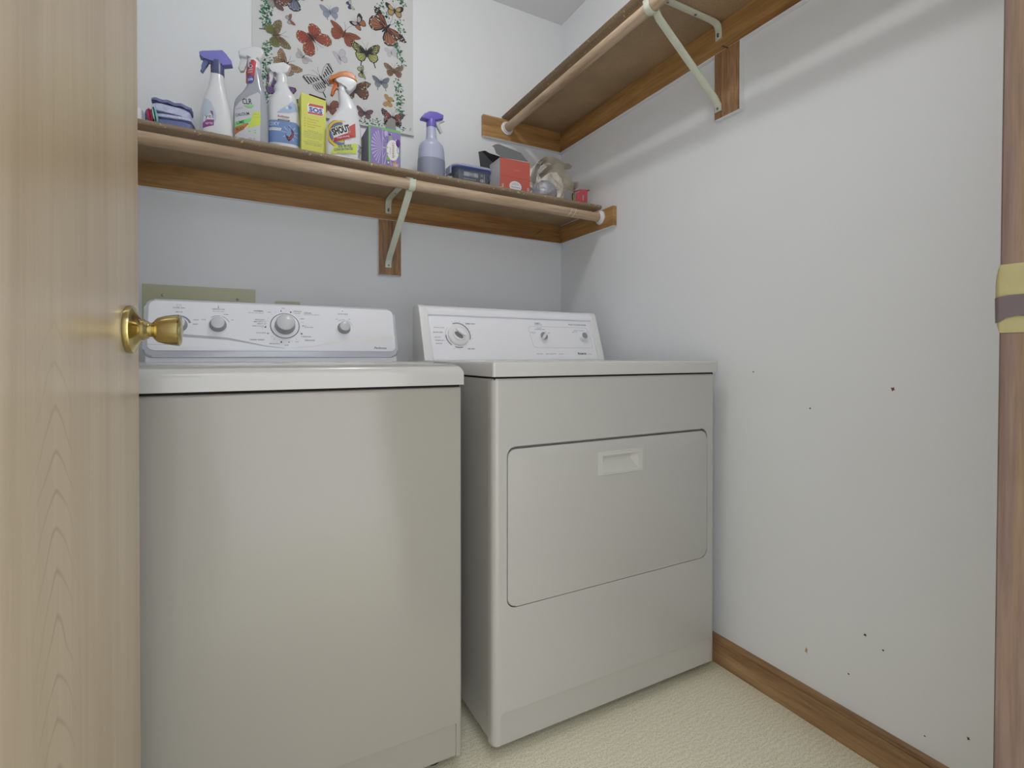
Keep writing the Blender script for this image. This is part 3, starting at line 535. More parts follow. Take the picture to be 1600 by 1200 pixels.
# swoosh: thick grey line left, thinning, then pale line right
n_ = len(WASH_SWOOSH)
SW = mat('swoosh_grey', (184, 187, 195), 0.35); SWL = mat('swoosh_pale', (232, 232, 228), 0.2)
for i in range(n_ - 1):
    t0, t1 = 0.0042 * (1 - i / 4.5), 0.0042 * (1 - (i + 1) / 4.5)
    m_ = SW
    if i >= 4: t0, t1, m_ = 0.0004 + 0.0009 * (i - 4), 0.0004 + 0.0009 * (i - 3), SWL
    t0 = max(t0, 0.0005); t1 = max(t1, 0.0005)
    a, b = WASH_SWOOSH[i], WASH_SWOOSH[i + 1]
    pr.poly([(a[0], a[1] - t0), (b[0], b[1] - t1), (b[0], b[1] + t1), (a[0], a[1] + t0)], m_, 1)
pr.poly(rrect(-0.168, 0.0415, 0.075, 0.017, 0.004), SW, 1); pr.poly(rrect(-0.168, 0.0415, 0.073, 0.015, 0.0035), WPLASTIC, 2)
pr.ell(0.2838, 0.1470, 0.0058, 0.0058, mat('icon_white', (250, 250, 250), 0.3), lift=3)
pr.poly([(0.2815, 0.1490), (0.2861, 0.1490), (0.2850, 0.1452), (0.2826, 0.1452)], INKL, 4)
pr.path([(-0.1432, 0.1478), (-0.1432, 0.1428), (-0.1332, 0.1428), (-0.1332, 0.1478), (-0.1432, 0.1478)], 0.0006, INKL, 3)
pr.line((-0.0469, 0.1428), (-0.0469, 0.1495), 0.0016, INKL, 3); pr.ell(-0.0469, 0.1425, 0.0016, 0.0016, INKL, lift=4)
put('lettering', pr, lambda u, v, w_: CW(u, v, 0.0012 + w_), con, unit=0.00008, base=0.0001)['kind'] = 'stuff'

# ------------------------------------------------------------ dryer
dr = thing('clothes_dryer', 'white front-loading clothes dryer with a hamper door beside the right wall', 'clothes dryer', (0.885, 1.39, 0))
DL, DR_, DF, DB = 0.5165, 1.2540, 1.055, 1.72
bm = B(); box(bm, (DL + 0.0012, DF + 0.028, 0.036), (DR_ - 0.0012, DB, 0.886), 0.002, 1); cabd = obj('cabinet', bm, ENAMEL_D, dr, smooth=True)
bm = B(); box(bm, (DL, DF, 0.030), (DR_, DF + 0.0275, 0.8865), 0.0165, 6, edges=lambda c, d: abs(d.z) > 0.9 and c.y < DF + 0.01)
bmesh.ops.bevel(bm, geom=[e for e in bm.edges if all(v.co.y < DF + 0.026 for v in e.verts) and (all(v.co.z < 0.031 for v in e.verts) or all(v.co.z > 0.886 for v in e.verts)) and len(e.link_faces) == 2], offset=0.003, segments=2, affect='EDGES')
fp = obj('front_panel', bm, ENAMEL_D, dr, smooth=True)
ddx0, ddx1, ddz0, ddz1 = 0.5521, 1.2192, 0.347, 0.727
MI = MW[dr.name].inverted()
cut = B(); prism(cut, rrect((ddx0 + ddx1) / 2, (ddz0 + ddz1) / 2, ddx1 - ddx0, ddz1 - ddz0, 0.024, 7), lambda u, v, w_: Vector((u, DF - 0.01 + w_, v)), 0, 0.0280)
bmesh.ops.transform(cut, matrix=MI, verts=cut.verts); boolean(fp, cut)
cut = B(); prism(cut, [(DL + 0.020, 0.0), (DL + 0.020, 0.100), (DL + 0.026, 0.106), (DR_ - 0.026, 0.106), (DR_ - 0.020, 0.100), (DR_ - 0.020, 0.0)], lambda u, v, w_: Vector((u, DF - 0.01 + w_, v)), 0.0, 0.0135, 0.001, 2)
bmesh.ops.transform(cut, matrix=MI, verts=cut.verts); boolean(fp, cut)
for p_ in fp.data.polygons: p_.use_smooth = True
try: fp.data.set_sharp_from_angle(angle=R(35)); cab.data.set_sharp_from_angle(angle=R(35))
except Exception: pass
bm = B(); box(bm, (DL + 0.006, DF + 0.006, 0.884), (DR_ - 0.006, DB - 0.01, 0.8925)); obj('seam', bm, DARK, dr)
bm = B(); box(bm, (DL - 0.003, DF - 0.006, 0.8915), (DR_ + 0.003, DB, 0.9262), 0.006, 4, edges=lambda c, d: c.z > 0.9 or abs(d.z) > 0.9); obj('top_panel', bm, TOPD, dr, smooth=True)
bm = B(); prism(bm, rrect(1.505, 0.47, 0.358, 0.64, 0.03, 6), lambda u, v, w_: Vector((DL + 0.0012 - w_, u, v)), -0.001, 0.0016, 0.001, 2); obj('side_panel', bm, ENAMEL_D, dr, smooth=True)
for fx in (DL + 0.05, DR_ - 0.05):
    for fy in (DF + 0.07, DB - 0.06):
        bm = B(); lathe(bm, [(0, 0), (0.018, 0), (0.018, 0.012), (0.008, 0.014), (0.008, 0.04), (0, 0.04)], lambda a, b, h: Vector((fx + a, fy + b, h)), 16); obj('foot', bm, BLACKR, dr, smooth=True)
# hamper door (recess gap wider along the top)
bm = B(); prism(bm, rrect((ddx0 + ddx1) / 2, (ddz0 + ddz1) / 2 - 0.0022, ddx1 - ddx0 - 0.0046, ddz1 - ddz0 - 0.0085, 0.022, 7), lambda u, v, w_: Vector((u, DF + 0.0165 - w_, v)), 0, 0.0170, 0.0035, 3)
dd = obj('door', bm, ENAMEL_D, dr, smooth=True)
hx0, hx1, hz0, hz1 = 0.8319, 0.9545, 0.6347, 0.6805
cut = B(); prism(cut, [(hx0, hz0), (hx1, hz0), (hx1, hz1), (hx0, hz1)], lambda u, v, w_: Vector((u, DF - 0.01 + w_, v)), 0, 0.05)
bmesh.ops.transform(cut, matrix=MI, verts=cut.verts); boolean(dd, cut)
for p_ in dd.data.polygons: p_.use_smooth = True
try: dd.data.set_sharp_from_angle(angle=R(35))
except Exception: pass
# recess behind the door stays light: pull handle = frame ring + sloped cup
bm = B(); y0 = DF - 0.0005; fo = (0.8143, 0.9681, 0.6300, 0.6931)
def ringq(o1, yo1, o2, yo2):
    a = [bm.verts.new((x, yo1, z)) for x, z in ((o1[0], o1[2]), (o1[1], o1[2]), (o1[1], o1[3]), (o1[0], o1[3]))]
    b = [bm.verts.new((x, yo2, z)) for x, z in ((o2[0], o2[2]), (o2[1], o2[2]), (o2[1], o2[3]), (o2[0], o2[3]))]
    for i in range(4): bm.faces.new([a[i], a[(i + 1) % 4], b[(i + 1) % 4], b[i]])
    return b
def grow(o, d): return (o[0] - d, o[1] + d, o[2] - d, o[3] + d)
hi_ = (hx0, hx1, hz0, hz1)
ringq(fo, y0 + 0.002, grow(fo, -0.0012), y0 - 0.0015); ringq(grow(fo, -0.0012), y0 - 0.0015, grow(hi_, 0.0045), y0 - 0.0010)
ringq(grow(hi_, 0.0045), y0 - 0.0010, grow(hi_, 0.0035), y0 - 0.0032); ringq(grow(hi_, 0.0035), y0 - 0.0032, grow(hi_, 0.0005), y0 - 0.0032)
ringq(grow(hi_, 0.0005), y0 - 0.0032, grow(hi_, -0.0005), y0)
# cup: deep at the top, sloping out at the bottom, slanted ends
a = [(hx0 + 0.0005, y0, hz0 + 0.0005), (hx1 - 0.0005, y0, hz0 + 0.0005), (hx1 - 0.0005, y0, hz1 - 0.0005), (hx0 + 0.0005, y0, hz1 - 0.0005)]
b = [(hx0 + 0.004, y0 + 0.011, hz0 + 0.030), (hx1 - 0.020, y0 + 0.011, hz0 + 0.030), (hx1 - 0.020, y0 + 0.0115, hz1 + 0.001), (hx0 + 0.004, y0 + 0.0115, hz1 + 0.001)]
A_ = [bm.verts.new(v) for v in a]; B_ = [bm.verts.new(v) for v in b]
for i in range(4): bm.faces.new([A_[i], A_[(i + 1) % 4], B_[(i + 1) % 4], B_[i]])
bm.faces.new(B_)
obj('handle', bm, mat('handle_plastic', (200, 199, 194), 0.35), dd, label='recessed pull handle')
# console
CD = Con(1.555, 0.926, 1.617, 1.107)
bm = B(); prism(bm, [(1.562, 0.9255), (1.612, 1.080), (1.618, 1.094), (1.632, 1.1035), (1.652, 1.106), (1.672, 1.100), (1.676, 0.9255)], lambda u, v, w_: Vector((w_, u, v)), DL + 0.024, 1.215, 0)
cond = obj('control_panel', bm, WPLASTIC, dr, smooth=True)
for (xa, xb) in ((DL + 0.0035, 0.548), (1.208, 1.2365)):
    bm = B(); prism(bm, [(1.554, 0.9255), (1.6125, 1.097), (1.620, 1.1055), (1.636, 1.109), (1.672, 1.107), (1.679, 1.098), (1.680, 0.9255)], lambda u, v, w_: Vector((w_, u, v)), xa, xb, 0.003, 3)
    obj('end_cap', bm, WPLASTIC2, cond, smooth=True)
# raised top moulding over the fascia
bm = B(); prism(bm, [(1.604, 1.076), (1.6045, 1.084), (1.6085, 1.0925), (1.613, 1.0985), (1.621, 1.1045), (1.634, 1.1075), (1.655, 1.107), (1.655, 1.08)], lambda u, v, w_: Vector((w_, u, v)), 0.546, 1.210, 0)
obj('top_moulding', bm, WPLASTIC, cond, smooth=True)
bm = B(); prism(bm, [(0.5519, 0.0015), (1.2069, 0.0015), (1.2069, 0.012), (1.197, 0.145), (1.190, 0.1535), (0.560, 0.1565), (0.5505, 0.150)], CD, -0.006, -0.0022, 0.001, 2)
obj('fascia', bm, WPLASTIC, cond, smooth=True)
pr = Print()
for (u, v, w_, t) in DRY_TEXT:
    dk = t in ('TIMED DRY', 'AUTO DRY', 'AIR DRY', 'PUSH TO START DRYER', 'FABRIC', 'NORMAL DRY', 'MORE DRY')
    pr.text(t, u, v, INKD if dk else INK, width=w_, lift=2, bold=0.01 if dk else 0)
u, v, w_, t = DRY_LOGO[0]
pr.text(t, u, v, INKD, width=w_, lift=2, bold=0.03, hmul=1.25); pr.poly([(u - 0.0205, v + 0.0048), (u - 0.0165, v + 0.0048), (u - 0.0175, v - 0.0040), (u - 0.0190, v - 0.0040)], INKD, 2)
def rring(pts, w_, m, lift): pr.path(pts + [pts[0]], w_, m, lift)
q = DRY_BOX; cx_ = (q[0][0] + q[1][0] + q[2][0] + q[3][0]) / 4; cy_ = (q[0][1] + q[2][1]) / 2
rr = rrect(cx_, cy_, 0.262, 0.0815, 0.012, 5); rr = [(x + (cy_ - y) * 0.13, y) for x, y in rr]; rring(rr, 0.0008, INKL, 1)
ku, kv = DRY_KNOB[0]
def arc(r, a0, a1, w_, m, n=18): pr.path([(ku + r * math.cos(R(a0 + (a1 - a0) * k / n)), kv + r * math.sin(R(a0 + (a1 - a0) * k / n))) for k in range(n + 1)], w_, m, 1)
PURP = mat('violet_grey_ink', (140, 140, 158), 0.6)
arc(0.0435, 110, -20, 0.004, PURP); arc(0.0435, 178, 232, 0.0045, PURP); arc(0.0435, 248, 285, 0.0035, PURP); arc(0.0435, 140, 175, 0.0008, INKL)
for k, t in enumerate(('80', '70', '60', '50', '40', '30', '20', '10', 'OFF')): 
    a = R(108 - 15 * k); pr.text(t, ku + 0.051 * math.cos(a), kv + 0.051 * math.sin(a), INK, height=0.0022, lift=2)
for k, t in enumerate(('OFF', '20', '10')):
    a = R(248 + 22 * k); pr.text(t, ku + 0.051 * math.cos(a), kv + 0.051 * math.sin(a), INK, height=0.0022, lift=2)
for v_ in (0.0800, 0.0689, 0.0580): pr.line((0.5945, v_), (0.602, v_), 0.0006, INKL, 2)
put('lettering', pr, lambda u, v, w_: CD(u, v, -0.0022 + w_), cond, unit=0.00008, base=0.0001)['kind'] = 'stuff'
KB = mat('grip_oval_grey', (128, 130, 128), 0.5)
CK = Con(1.555, 0.926, 1.617, 1.107); f0 = -0.0022
u, v = DRY_KNOB[0]
bm = B(); lathe(bm, [(0, f0), (0.0370, f0), (0.0370, 0.004), (0.0360, 0.0065), (0.0345, 0.0075), (0.0245, 0.0085), (0.0235, 0.0072), (0, 0.0072)], CK.at(u, v), 56)
a_ = R(-38); ca, sa = math.cos(a_), math.sin(a_)
def kk(lw, sw, oz=0): return [(u + lw * math.cos(t) * ca - sw * math.sin(t) * sa, v + lw * math.cos(t) * sa + sw * math.sin(t) * ca) for t in (2 * math.pi * k / 28 for k in range(28))]
o_ = obj('dial', bm, WPLASTIC2, cond, smooth=True, label='large timer dial')
bm = B(); lathe(bm, [(0, 0.0072), (0.0225, 0.0072), (0.0215, 0.011), (0.0205, 0.0125), (0, 0.0125)], CK.at(u, v), 40); 
prism(bm, [(x + 0.0035, y + 0.0050) for x, y in kk(0.0205, 0.0062)], CK, 0.010, 0.0225, 0.002, 2, 0)
obj('grip', bm, WPLASTIC, cond, smooth=True)
bm = B(); prism(bm, [(x - 0.0035, y - 0.0045) for x, y in kk(0.0165, 0.0082)], CK, 0.0122, 0.0131, 0, 1); obj('grip_oval', bm, KB, cond)  # flat grey oval on the dial face beside the grip bar
u, v = DRY_KNOB[1]
bm = B(); lathe(bm, [(0, f0), (0.0172, f0), (0.0172, 0.001), (0.0160, 0.0075), (0.0150, 0.0085)], CK.at(u, v), 40); lathe(bm, [(0.0150, 0.0085), (0.0143, 0.0080), (0, 0.0080)], CK.at(u, v), 40, 1)
a_ = R(52); ca, sa = math.cos(a_), math.sin(a_)
bar = [(-0.0150, -0.0036), (0.0150, -0.0036), (0.0185, 0.0), (0.0150, 0.0036), (-0.0150, 0.0036)]
prism(bm, [(u + x * ca - y * sa, v + x * sa + y * ca) for x, y in bar], CK, 0.0070, 0.0200, 0.0012, 2); obj('knob', bm, [WPLASTIC, GREYP], cond, smooth=True, label='small selector knob with a pointer bar')
u, v = DRY_KNOB[2]
bm = B(); lathe(bm, [(0, f0), (0.0165, f0), (0.0165, 0.001), (0.0148, 0.0135), (0.0135, 0.0150), (0.0122, 0.0150)], CK.at(u, v), 40); lathe(bm, [(0.0122, 0.0150), (0.0105, 0.0140), (0, 0.0140)], CK.at(u, v), 40, 1)
obj('knob', bm, [WPLASTIC, GREYP], cond, smooth=True, label='small round knob with a grey face')

# ------------------------------------------------------------ plates on the back wall
pl = thing('wall_plate', 'olive metal cover plate on the back wall above the washing machine', 'cover plate', (-0.104, WY1, 1.10))
bm = B(); box(bm, (-0.262, WY1 - 0.004, 1.005), (0.0533, WY1, 1.165), 0.0012, 1); obj('plate', bm, OLIVE, pl)
for (x, z) in PLATE_SCREWS:
    bm = B(); lathe(bm, [(0, 0.0), (0.0042, 0.0), (0.0038, 0.0016), (0.0015, 0.0022), (0, 0.0022)], lambda a, b, h: Vector((x + a, WY1 - 0.004 - h, z + b)), 14); obj('screw', bm, STEEL, pl, smooth=True)
pl2 = thing('outlet_plate', 'small olive plate showing just above the washing machine control panel', 'cover plate', (0.1546, WY1, 1.07))
bm = B(); box(bm, (0.1145, WY1 - 0.004, 1.015), (0.1946, WY1, 1.130), 0.0012, 1); obj('plate', bm, OLIVE, pl2)
bm = B(); box(bm, (0.134, WY1 - 0.006, 1.03), (0.175, WY1 - 0.0035, 1.09), 0.001, 1); obj('socket', bm, WPLASTIC2, pl2)

# ------------------------------------------------------------ lower shelf (back wall)
ZL = lambda x: 1.5583 - (x + 0.2229) * 0.0114          # top of the lower board
XL0 = WX0
def paint(o, side=False):
    o.data.materials.append(WALL); k = len(o.data.materials) - 1
    for p in o.data.polygons:
        if p.normal.z < -0.6 or (side and abs(p.normal.z) < 0.3 and not (p.area > 0.012)): p.material_index = k
    return o
def slope_box(bm, x0, x1, ya, yb, za, zb, bev=0.0, seg=2, sl=-0.0118, mi=0):
    prism(bm, [(x0, za + (x0) * sl), (x1, za + (x1) * sl), (x1, zb + x1 * sl), (x0, zb + x0 * sl)], lambda u, v, w_: Vector((u, ya + w_, v)), 0, yb - ya, bev, seg, mi)
sh = thing('wall_shelf', 'lower particle-board shelf on stained cleats along the back wall', 'shelf', (0.47, 1.78, 1.54))
yf = 1.6314
bm = B()
zt = 1.5558; zb_ = zt - 0.0158
nose = [(yf + 0.0079 - 0.0079 * math.sin(R(a)), (zt + zb_) / 2 + 0.0079 * math.cos(R(a))) for a in range(0, 181, 20)]
prism(bm, nose + [(WY1, zb_), (WY1, zt)], lambda u, v, w_: Vector((w_, u, v - 0.0114 * w_)), XL0, 1.2805)
for f in bm.faces:
    if f.calc_center_median().y < yf + 0.0079: f.material_index = 1
obj('board', bm, [BOARD, EDGE], sh, smooth=True)
bm = B(); slope_box(bm, XL0, 1.282, 1.932, WY1, 1.4607, 1.5420, 0.0012, 1); paint(obj('cleat', bm, CLEAT_X, sh, label='long stained cleat under the board'))
bm = B(); box(bm, (1.282, 1.5626, 1.4447), (WX1, 1.932, 1.5225), 0.0012, 1); paint(obj('cleat', bm, CLEAT_Y, sh, label='short stained cleat on the right wall'))
bm = B(); box(bm, (WX0, 1.5626, 1.464), (WX0 + 0.018, 1.932, 1.5430), 0.0012, 1); paint(obj('cleat', bm, CLEAT_Y, sh, label='short stained cleat on the left wall'))
bm = B(); box(bm, (0.4662, 1.932, 1.2455), (0.5539, WY1, 1.4545), 0.0012, 1); paint(obj('mounting_block', bm, BLOCK, sh, label='vertical wooden block below the cleat'), True)
bm = B(); tube(bm, [(1.153, 1.9325, 1.473), (1.168, 1.929, 1.483), (1.186, 1.9325, 1.4965)], 0.0014, 6); obj('bent_nail', bm, RUST, sh)

def rod(name, label, p0, p1, m, socks):
    t = thing(name, label, 'closet rod', tuple((Vector(p0) + Vector(p1)) / 2))
    bm = B(); a, b = Vector(p0), Vector(p1); tube(bm, [a.lerp(b, k / 8) for k in range(9)], 0.0172, 28); obj('pole', bm, m, t, smooth=True)
    for (c, d) in socks:
        c = Vector(c); d = Vector(d); s_ = d.orthogonal().normalized(); q = d.cross(s_)
        bm = B(); lathe(bm, [(0.0182, 0.0), (0.0272, 0.0), (0.0280, 0.002), (0.0272, 0.0045), (0.0225, 0.0065), (0.0208, 0.014), (0.0190, 0.0150), (0.0182, 0.0145)], lambda x, y, h: c + s_ * x + q * y + d * h, 36)
        obj('end_socket', bm, mat('socket_white', (226, 227, 230), 0.4), t, smooth=True)
    return t
RZ = lambda x: 1.4929 + (1.27 - x) * 0.0118
r1_ = rod('closet_rod', 'pale wooden closet rod under the lower shelf along the back wall', (XL0 + 0.018, 1.640, RZ(XL0)), (1.2815, 1.640, RZ(1.28)), RODX, [((1.2818, 1.640, RZ(1.28)), (-1, 0, 0)), ((XL0 + 0.0182, 1.640, RZ(XL0)), (1, 0, 0))])

for k_, x_ in enumerate((1.128, 1.148)):
    bm = B(); tube(bm, [(x_ + 0.010 * math.sin(R(a)) , 1.640 - 0.0178 * math.cos(R(a)), RZ(x_) + 0.0178 * math.sin(R(a))) for a in range(-70, 71, 10)], 0.0007, 6); obj('wire_loop', bm, mat('white_wire', (225, 225, 225), 0.5), r1_, smooth=True)
# cream steel shelf-and-rod bracket: built in local frame: +d = out of the wall, s = along the wall
def bracket(name, label, W0, d, s_, board_z, rod_c, cleat_top, brace_foot, tab_len):
    W0 = Vector(W0); d = Vector(d); s_ = Vector(s_); Z = Vector((0, 0, 1))
    t = thing(name, label, 'shelf bracket', tuple(W0 + Vector((0, 0, brace_foot))))
    def P(o, h, l=0.0): return W0 + d * o + Z * (h - W0.z) + s_ * l
    hw = 0.0112; th = 0.0022; ro, rz_ = rod_c
    bm = B()
    # strip helper: path of (o,h) with width 2hw along s and thickness th; returned edges give a channel look
    def strip(path, hw=hw, flange=0.0035):
        n = len(path); rows_ = []
        for i, (o, h) in enumerate(path):
            a = path[max(0, i - 1)]; b = path[min(n - 1, i + 1)]; dx, dz = b[0] - a[0], b[1] - a[1]; L_ = math.hypot(dx, dz); nx, nz = -dz / L_, dx / L_
            rows_.append([bm.verts.new(P(o + nx * k[1], h + nz * k[1], k[0])) for k in ((-hw, -flange), (-hw, 0), (-hw * 0.75, th * 0.6), (hw * 0.75, th * 0.6), (hw, 0), (hw, -flange), (hw - 0.0015, -flange), (hw - 0.0018, -th), (-hw + 0.0018, -th), (-hw + 0.0015, -flange))])
        for a, b in zip(rows_, rows_[1:]):
            for i in range(10): bm.faces.new([a[i], a[(i + 1) % 10], b[(i + 1) % 10], b[i]])
        bm.faces.new(rows_[0][::-1]); bm.faces.new(rows_[-1])
    # arm: tab on the cleat, bend, run under the board to the hook
    strip([(ro - 0.020, board_z - 0.0035), (0.060, board_z - 0.0035), (0.030, board_z - 0.0040), (0.014, board_z - 0.0065), (0.0065, board_z - 0.0125), (0.0036, board_z - 0.022), (0.0028, board_z - 0.034), (0.0026, board_z - tab_len)][::1], flange=0.0022)
    obj('arm', bm, BRACKET, t, smooth=True)
    bm = B()
    strip([(ro - 0.012, rz_ - 0.004), (ro - 0.028, rz_ - 0.026), (0.020, brace_foot + 0.028), (0.0045, brace_foot + 0.010), (0.0035, brace_foot - 0.008)], flange=0.0035)
    obj('brace', bm, BRACKET, t, smooth=True)
    bm = B(); hk = [(ro - 0.012, board_z - 0.005), (ro - 0.021, rz_ + 0.004), (ro - 0.0205, rz_ - 0.006)]
    for k in range(0, 11):
        a = R(200 + 160 * k / 10); hk.append((ro + 0.0198 * math.cos(a), rz_ + 0.0198 * math.sin(a)))
    hk += [(ro + 0.0205, rz_ + 0.006), (ro + 0.0225, rz_ + 0.012)]
    strip(hk[::-1], hw=0.0105, flange=0.001); obj('hook', bm, BRACKET, t, smooth=True)
    for (o, h, ax) in ((0.0050, board_z - tab_len + 0.016, 'd'), (0.0060, brace_foot + 0.0005, 'd'), (0.10, board_z - 0.0075, 'z'), (0.21, board_z - 0.0075, 'z')):
        bm = B()
        if ax == 'd': f = lambda a, b, hh: P(o + hh, h + b, a)
        else: f = lambda a, b, hh: P(o + a, h - hh, b)
        lathe(bm, [(0, 0.0), (0.0038, 0.0), (0.0034, 0.0013), (0, 0.0022)], f, 14); obj('screw', bm, STEEL, t, smooth=True)
    bm = B(); prism(bm, rrect(0, board_z - tab_len + 0.0105, 0.005, 0.0065, 0.0022), lambda u, v, w_: P(0.0046 + w_, v, u), 0, 0.0006); obj('slot', bm, DARK, t)
    return t
bracket('shelf_bracket', 'cream steel bracket under the lower shelf, screwed to the short block on the back wall', (0.5035, 1.932, 1.50), (0, -1, 0), (1, 0, 0), ZL(0.50) - 0.0158, (0.292, RZ(0.50)), 1.53, 1.282, 0.056)

# ------------------------------------------------------------ upper shelf (right wall)
us = thing('wall_shelf', 'upper particle-board shelf on stained cleats along the right wall', 'shelf', (1.147, 1.07, 1.94))
bm = B(); xf = 0.9945
prism(bm, [(xf + 0.022, 1.9440), (WX1, 1.9440), (WX1, 1.9610), (xf + 0.002, 1.9610), (xf, 1.9590), (xf + 0.001, 1.9565), (xf + 0.009, 1.9490)], lambda u, v, w_: Vector((u, w_, v)), WY0, WY1)
for f in bm.faces:
    if f.calc_center_median().x < xf + 0.0165: f.material_index = 1
obj('board', bm, [BOARD, EDGE], us)
bm = B(); box(bm, (1.282, WY0, 1.8535), (WX1, WY1, 1.9438), 0.0012, 1); paint(obj('cleat', bm, CLEAT_Y, us, label='long stained cleat under the board'))
bm = B(); box(bm, (0.9003, 1.932, 1.8545), (1.282, WY1, 1.9438), 0.0012, 1); paint(obj('cleat', bm, CLEAT_X, us, label='short stained cleat on the back wall'))
bm = B(); box(bm, (0.9003, WY0, 1.8545), (1.282, WY0 + 0.018, 1.9438), 0.0012, 1); paint(obj('cleat', bm, CLEAT_X, us, label='short stained cleat beside the doorway'))
bm = B(); box(bm, (1.282, 0.9968, 1.6545), (WX1, 1.0868, 1.8550), 0.0012, 1); paint(obj('mounting_block', bm, BLOCK, us, label='vertical wooden block below the cleat'), True)
bm = B(); tube(bm, [(1.2815, 1.058, 1.868), (1.277, 1.049, 1.861), (1.2815, 1.036, 1.850)], 0.0014, 6); obj('bent_nail', bm, RUST, us)
r2_ = rod('closet_rod', 'pale wooden closet rod under the upper shelf along the right wall', (1.0106, WY0 + 0.018, 1.9066), (1.0106, 1.9315, 1.9056), RODY, [((1.0106, 1.9318, 1.9056), (0, -1, 0)), ((1.0106, WY0 + 0.0182, 1.9066), (0, 1, 0))])
bracket('shelf_bracket', 'cream steel bracket under the upper shelf, screwed to the block on the right wall', (1.282, 1.0700, 1.9), (-1, 0, 0), (0, 1, 0), 1.9440, (0.2714, 1.906), 1.94, 1.684, 0.052)

# ------------------------------------------------------------ poster
PAPER = mat('poster_cloth', (208, 209, 210), 0.85, bump=0.15, bscale=500)
po_ = thing('butterfly_poster', 'white cloth poster printed with butterflies, pinned to the back wall above the lower shelf', 'poster', (0.325, WY1, 2.08))
PX0, PX1, PZ0, PZ1 = 0.0455, 0.6060, 1.7960, 2.40
def py_(x, z):
    e = 0.0015 + 0.0018 * (0.5 + 0.5 * math.sin(x * 17 + z * 5)) * min(1, max(0, (2.2 - z) * 2.5))
    d = max(0.0, 1 - (z - PZ0) / 0.035)
    return WY1 - e - 0.006 * d * d
bm = B(); nx, nz = 24, 40; g = []
for j in range(nz + 1):
    z = PZ0 + (PZ1 - PZ0) * (j / nz) ** 1.3
    g.append([bm.verts.new((PX0 + (PX1 - PX0) * i / nx, py_(PX0 + (PX1 - PX0) * i / nx, z), z)) for i in range(nx + 1)])
for a, b in zip(g, g[1:]):
    for i in range(nx): bm.faces.new([a[i], a[i + 1], b[i + 1], b[i]])
sheet = obj('sheet', bm, PAPER, po_, smooth=True)
bm = B(); tube(bm, [(PX0, WY1 - 0.0085, PZ0 + 0.001), (0.3, WY1 - 0.0085, PZ0), (PX1 + 0.002, WY1 - 0.0085, PZ0 + 0.001)], 0.0030, 8, flat=0.7); obj('rolled_hem', bm, PAPER, po_, smooth=True)
pmap = lambda u, v, w_: Vector((u, py_(u, v) - w_, v))
CM = {}
def ink(*rgb):
    k = 'print_%d_%d_%d' % rgb; g_ = sum(rgb) / 3
    return mat(k, tuple(0.86 * (c * 0.80 + g_ * 0.20) + 14 for c in rgb), 0.8)
K = (44, 42, 46)
FW = [(0.03, 0.14), (0.22, 0.36), (0.54, 0.58), (0.86, 0.68), (1.0, 0.60), (0.98, 0.40), (0.88, 0.16), (0.66, -0.02), (0.34, -0.06), (0.05, -0.02)]
HW = [(0.03, 0.08), (0.36, 0.12), (0.64, 0.08), (0.78, -0.12), (0.76, -0.36), (0.60, -0.58), (0.40, -0.64), (0.20, -0.52), (0.05, -0.26)]
FWL = [(0.04, 0.12), (0.30, 0.30), (0.66, 0.42), (1.0, 0.36), (0.98, 0.24), (0.78, 0.08), (0.52, -0.06), (0.28, -0.10), (0.05, -0.04)]
ROUND = [(0.03, 0.10), (0.18, 0.48), (0.45, 0.78), (0.78, 0.80), (0.96, 0.58), (0.92, 0.28), (0.66, 0.06), (0.34, -0.03), (0.05, -0.02)]
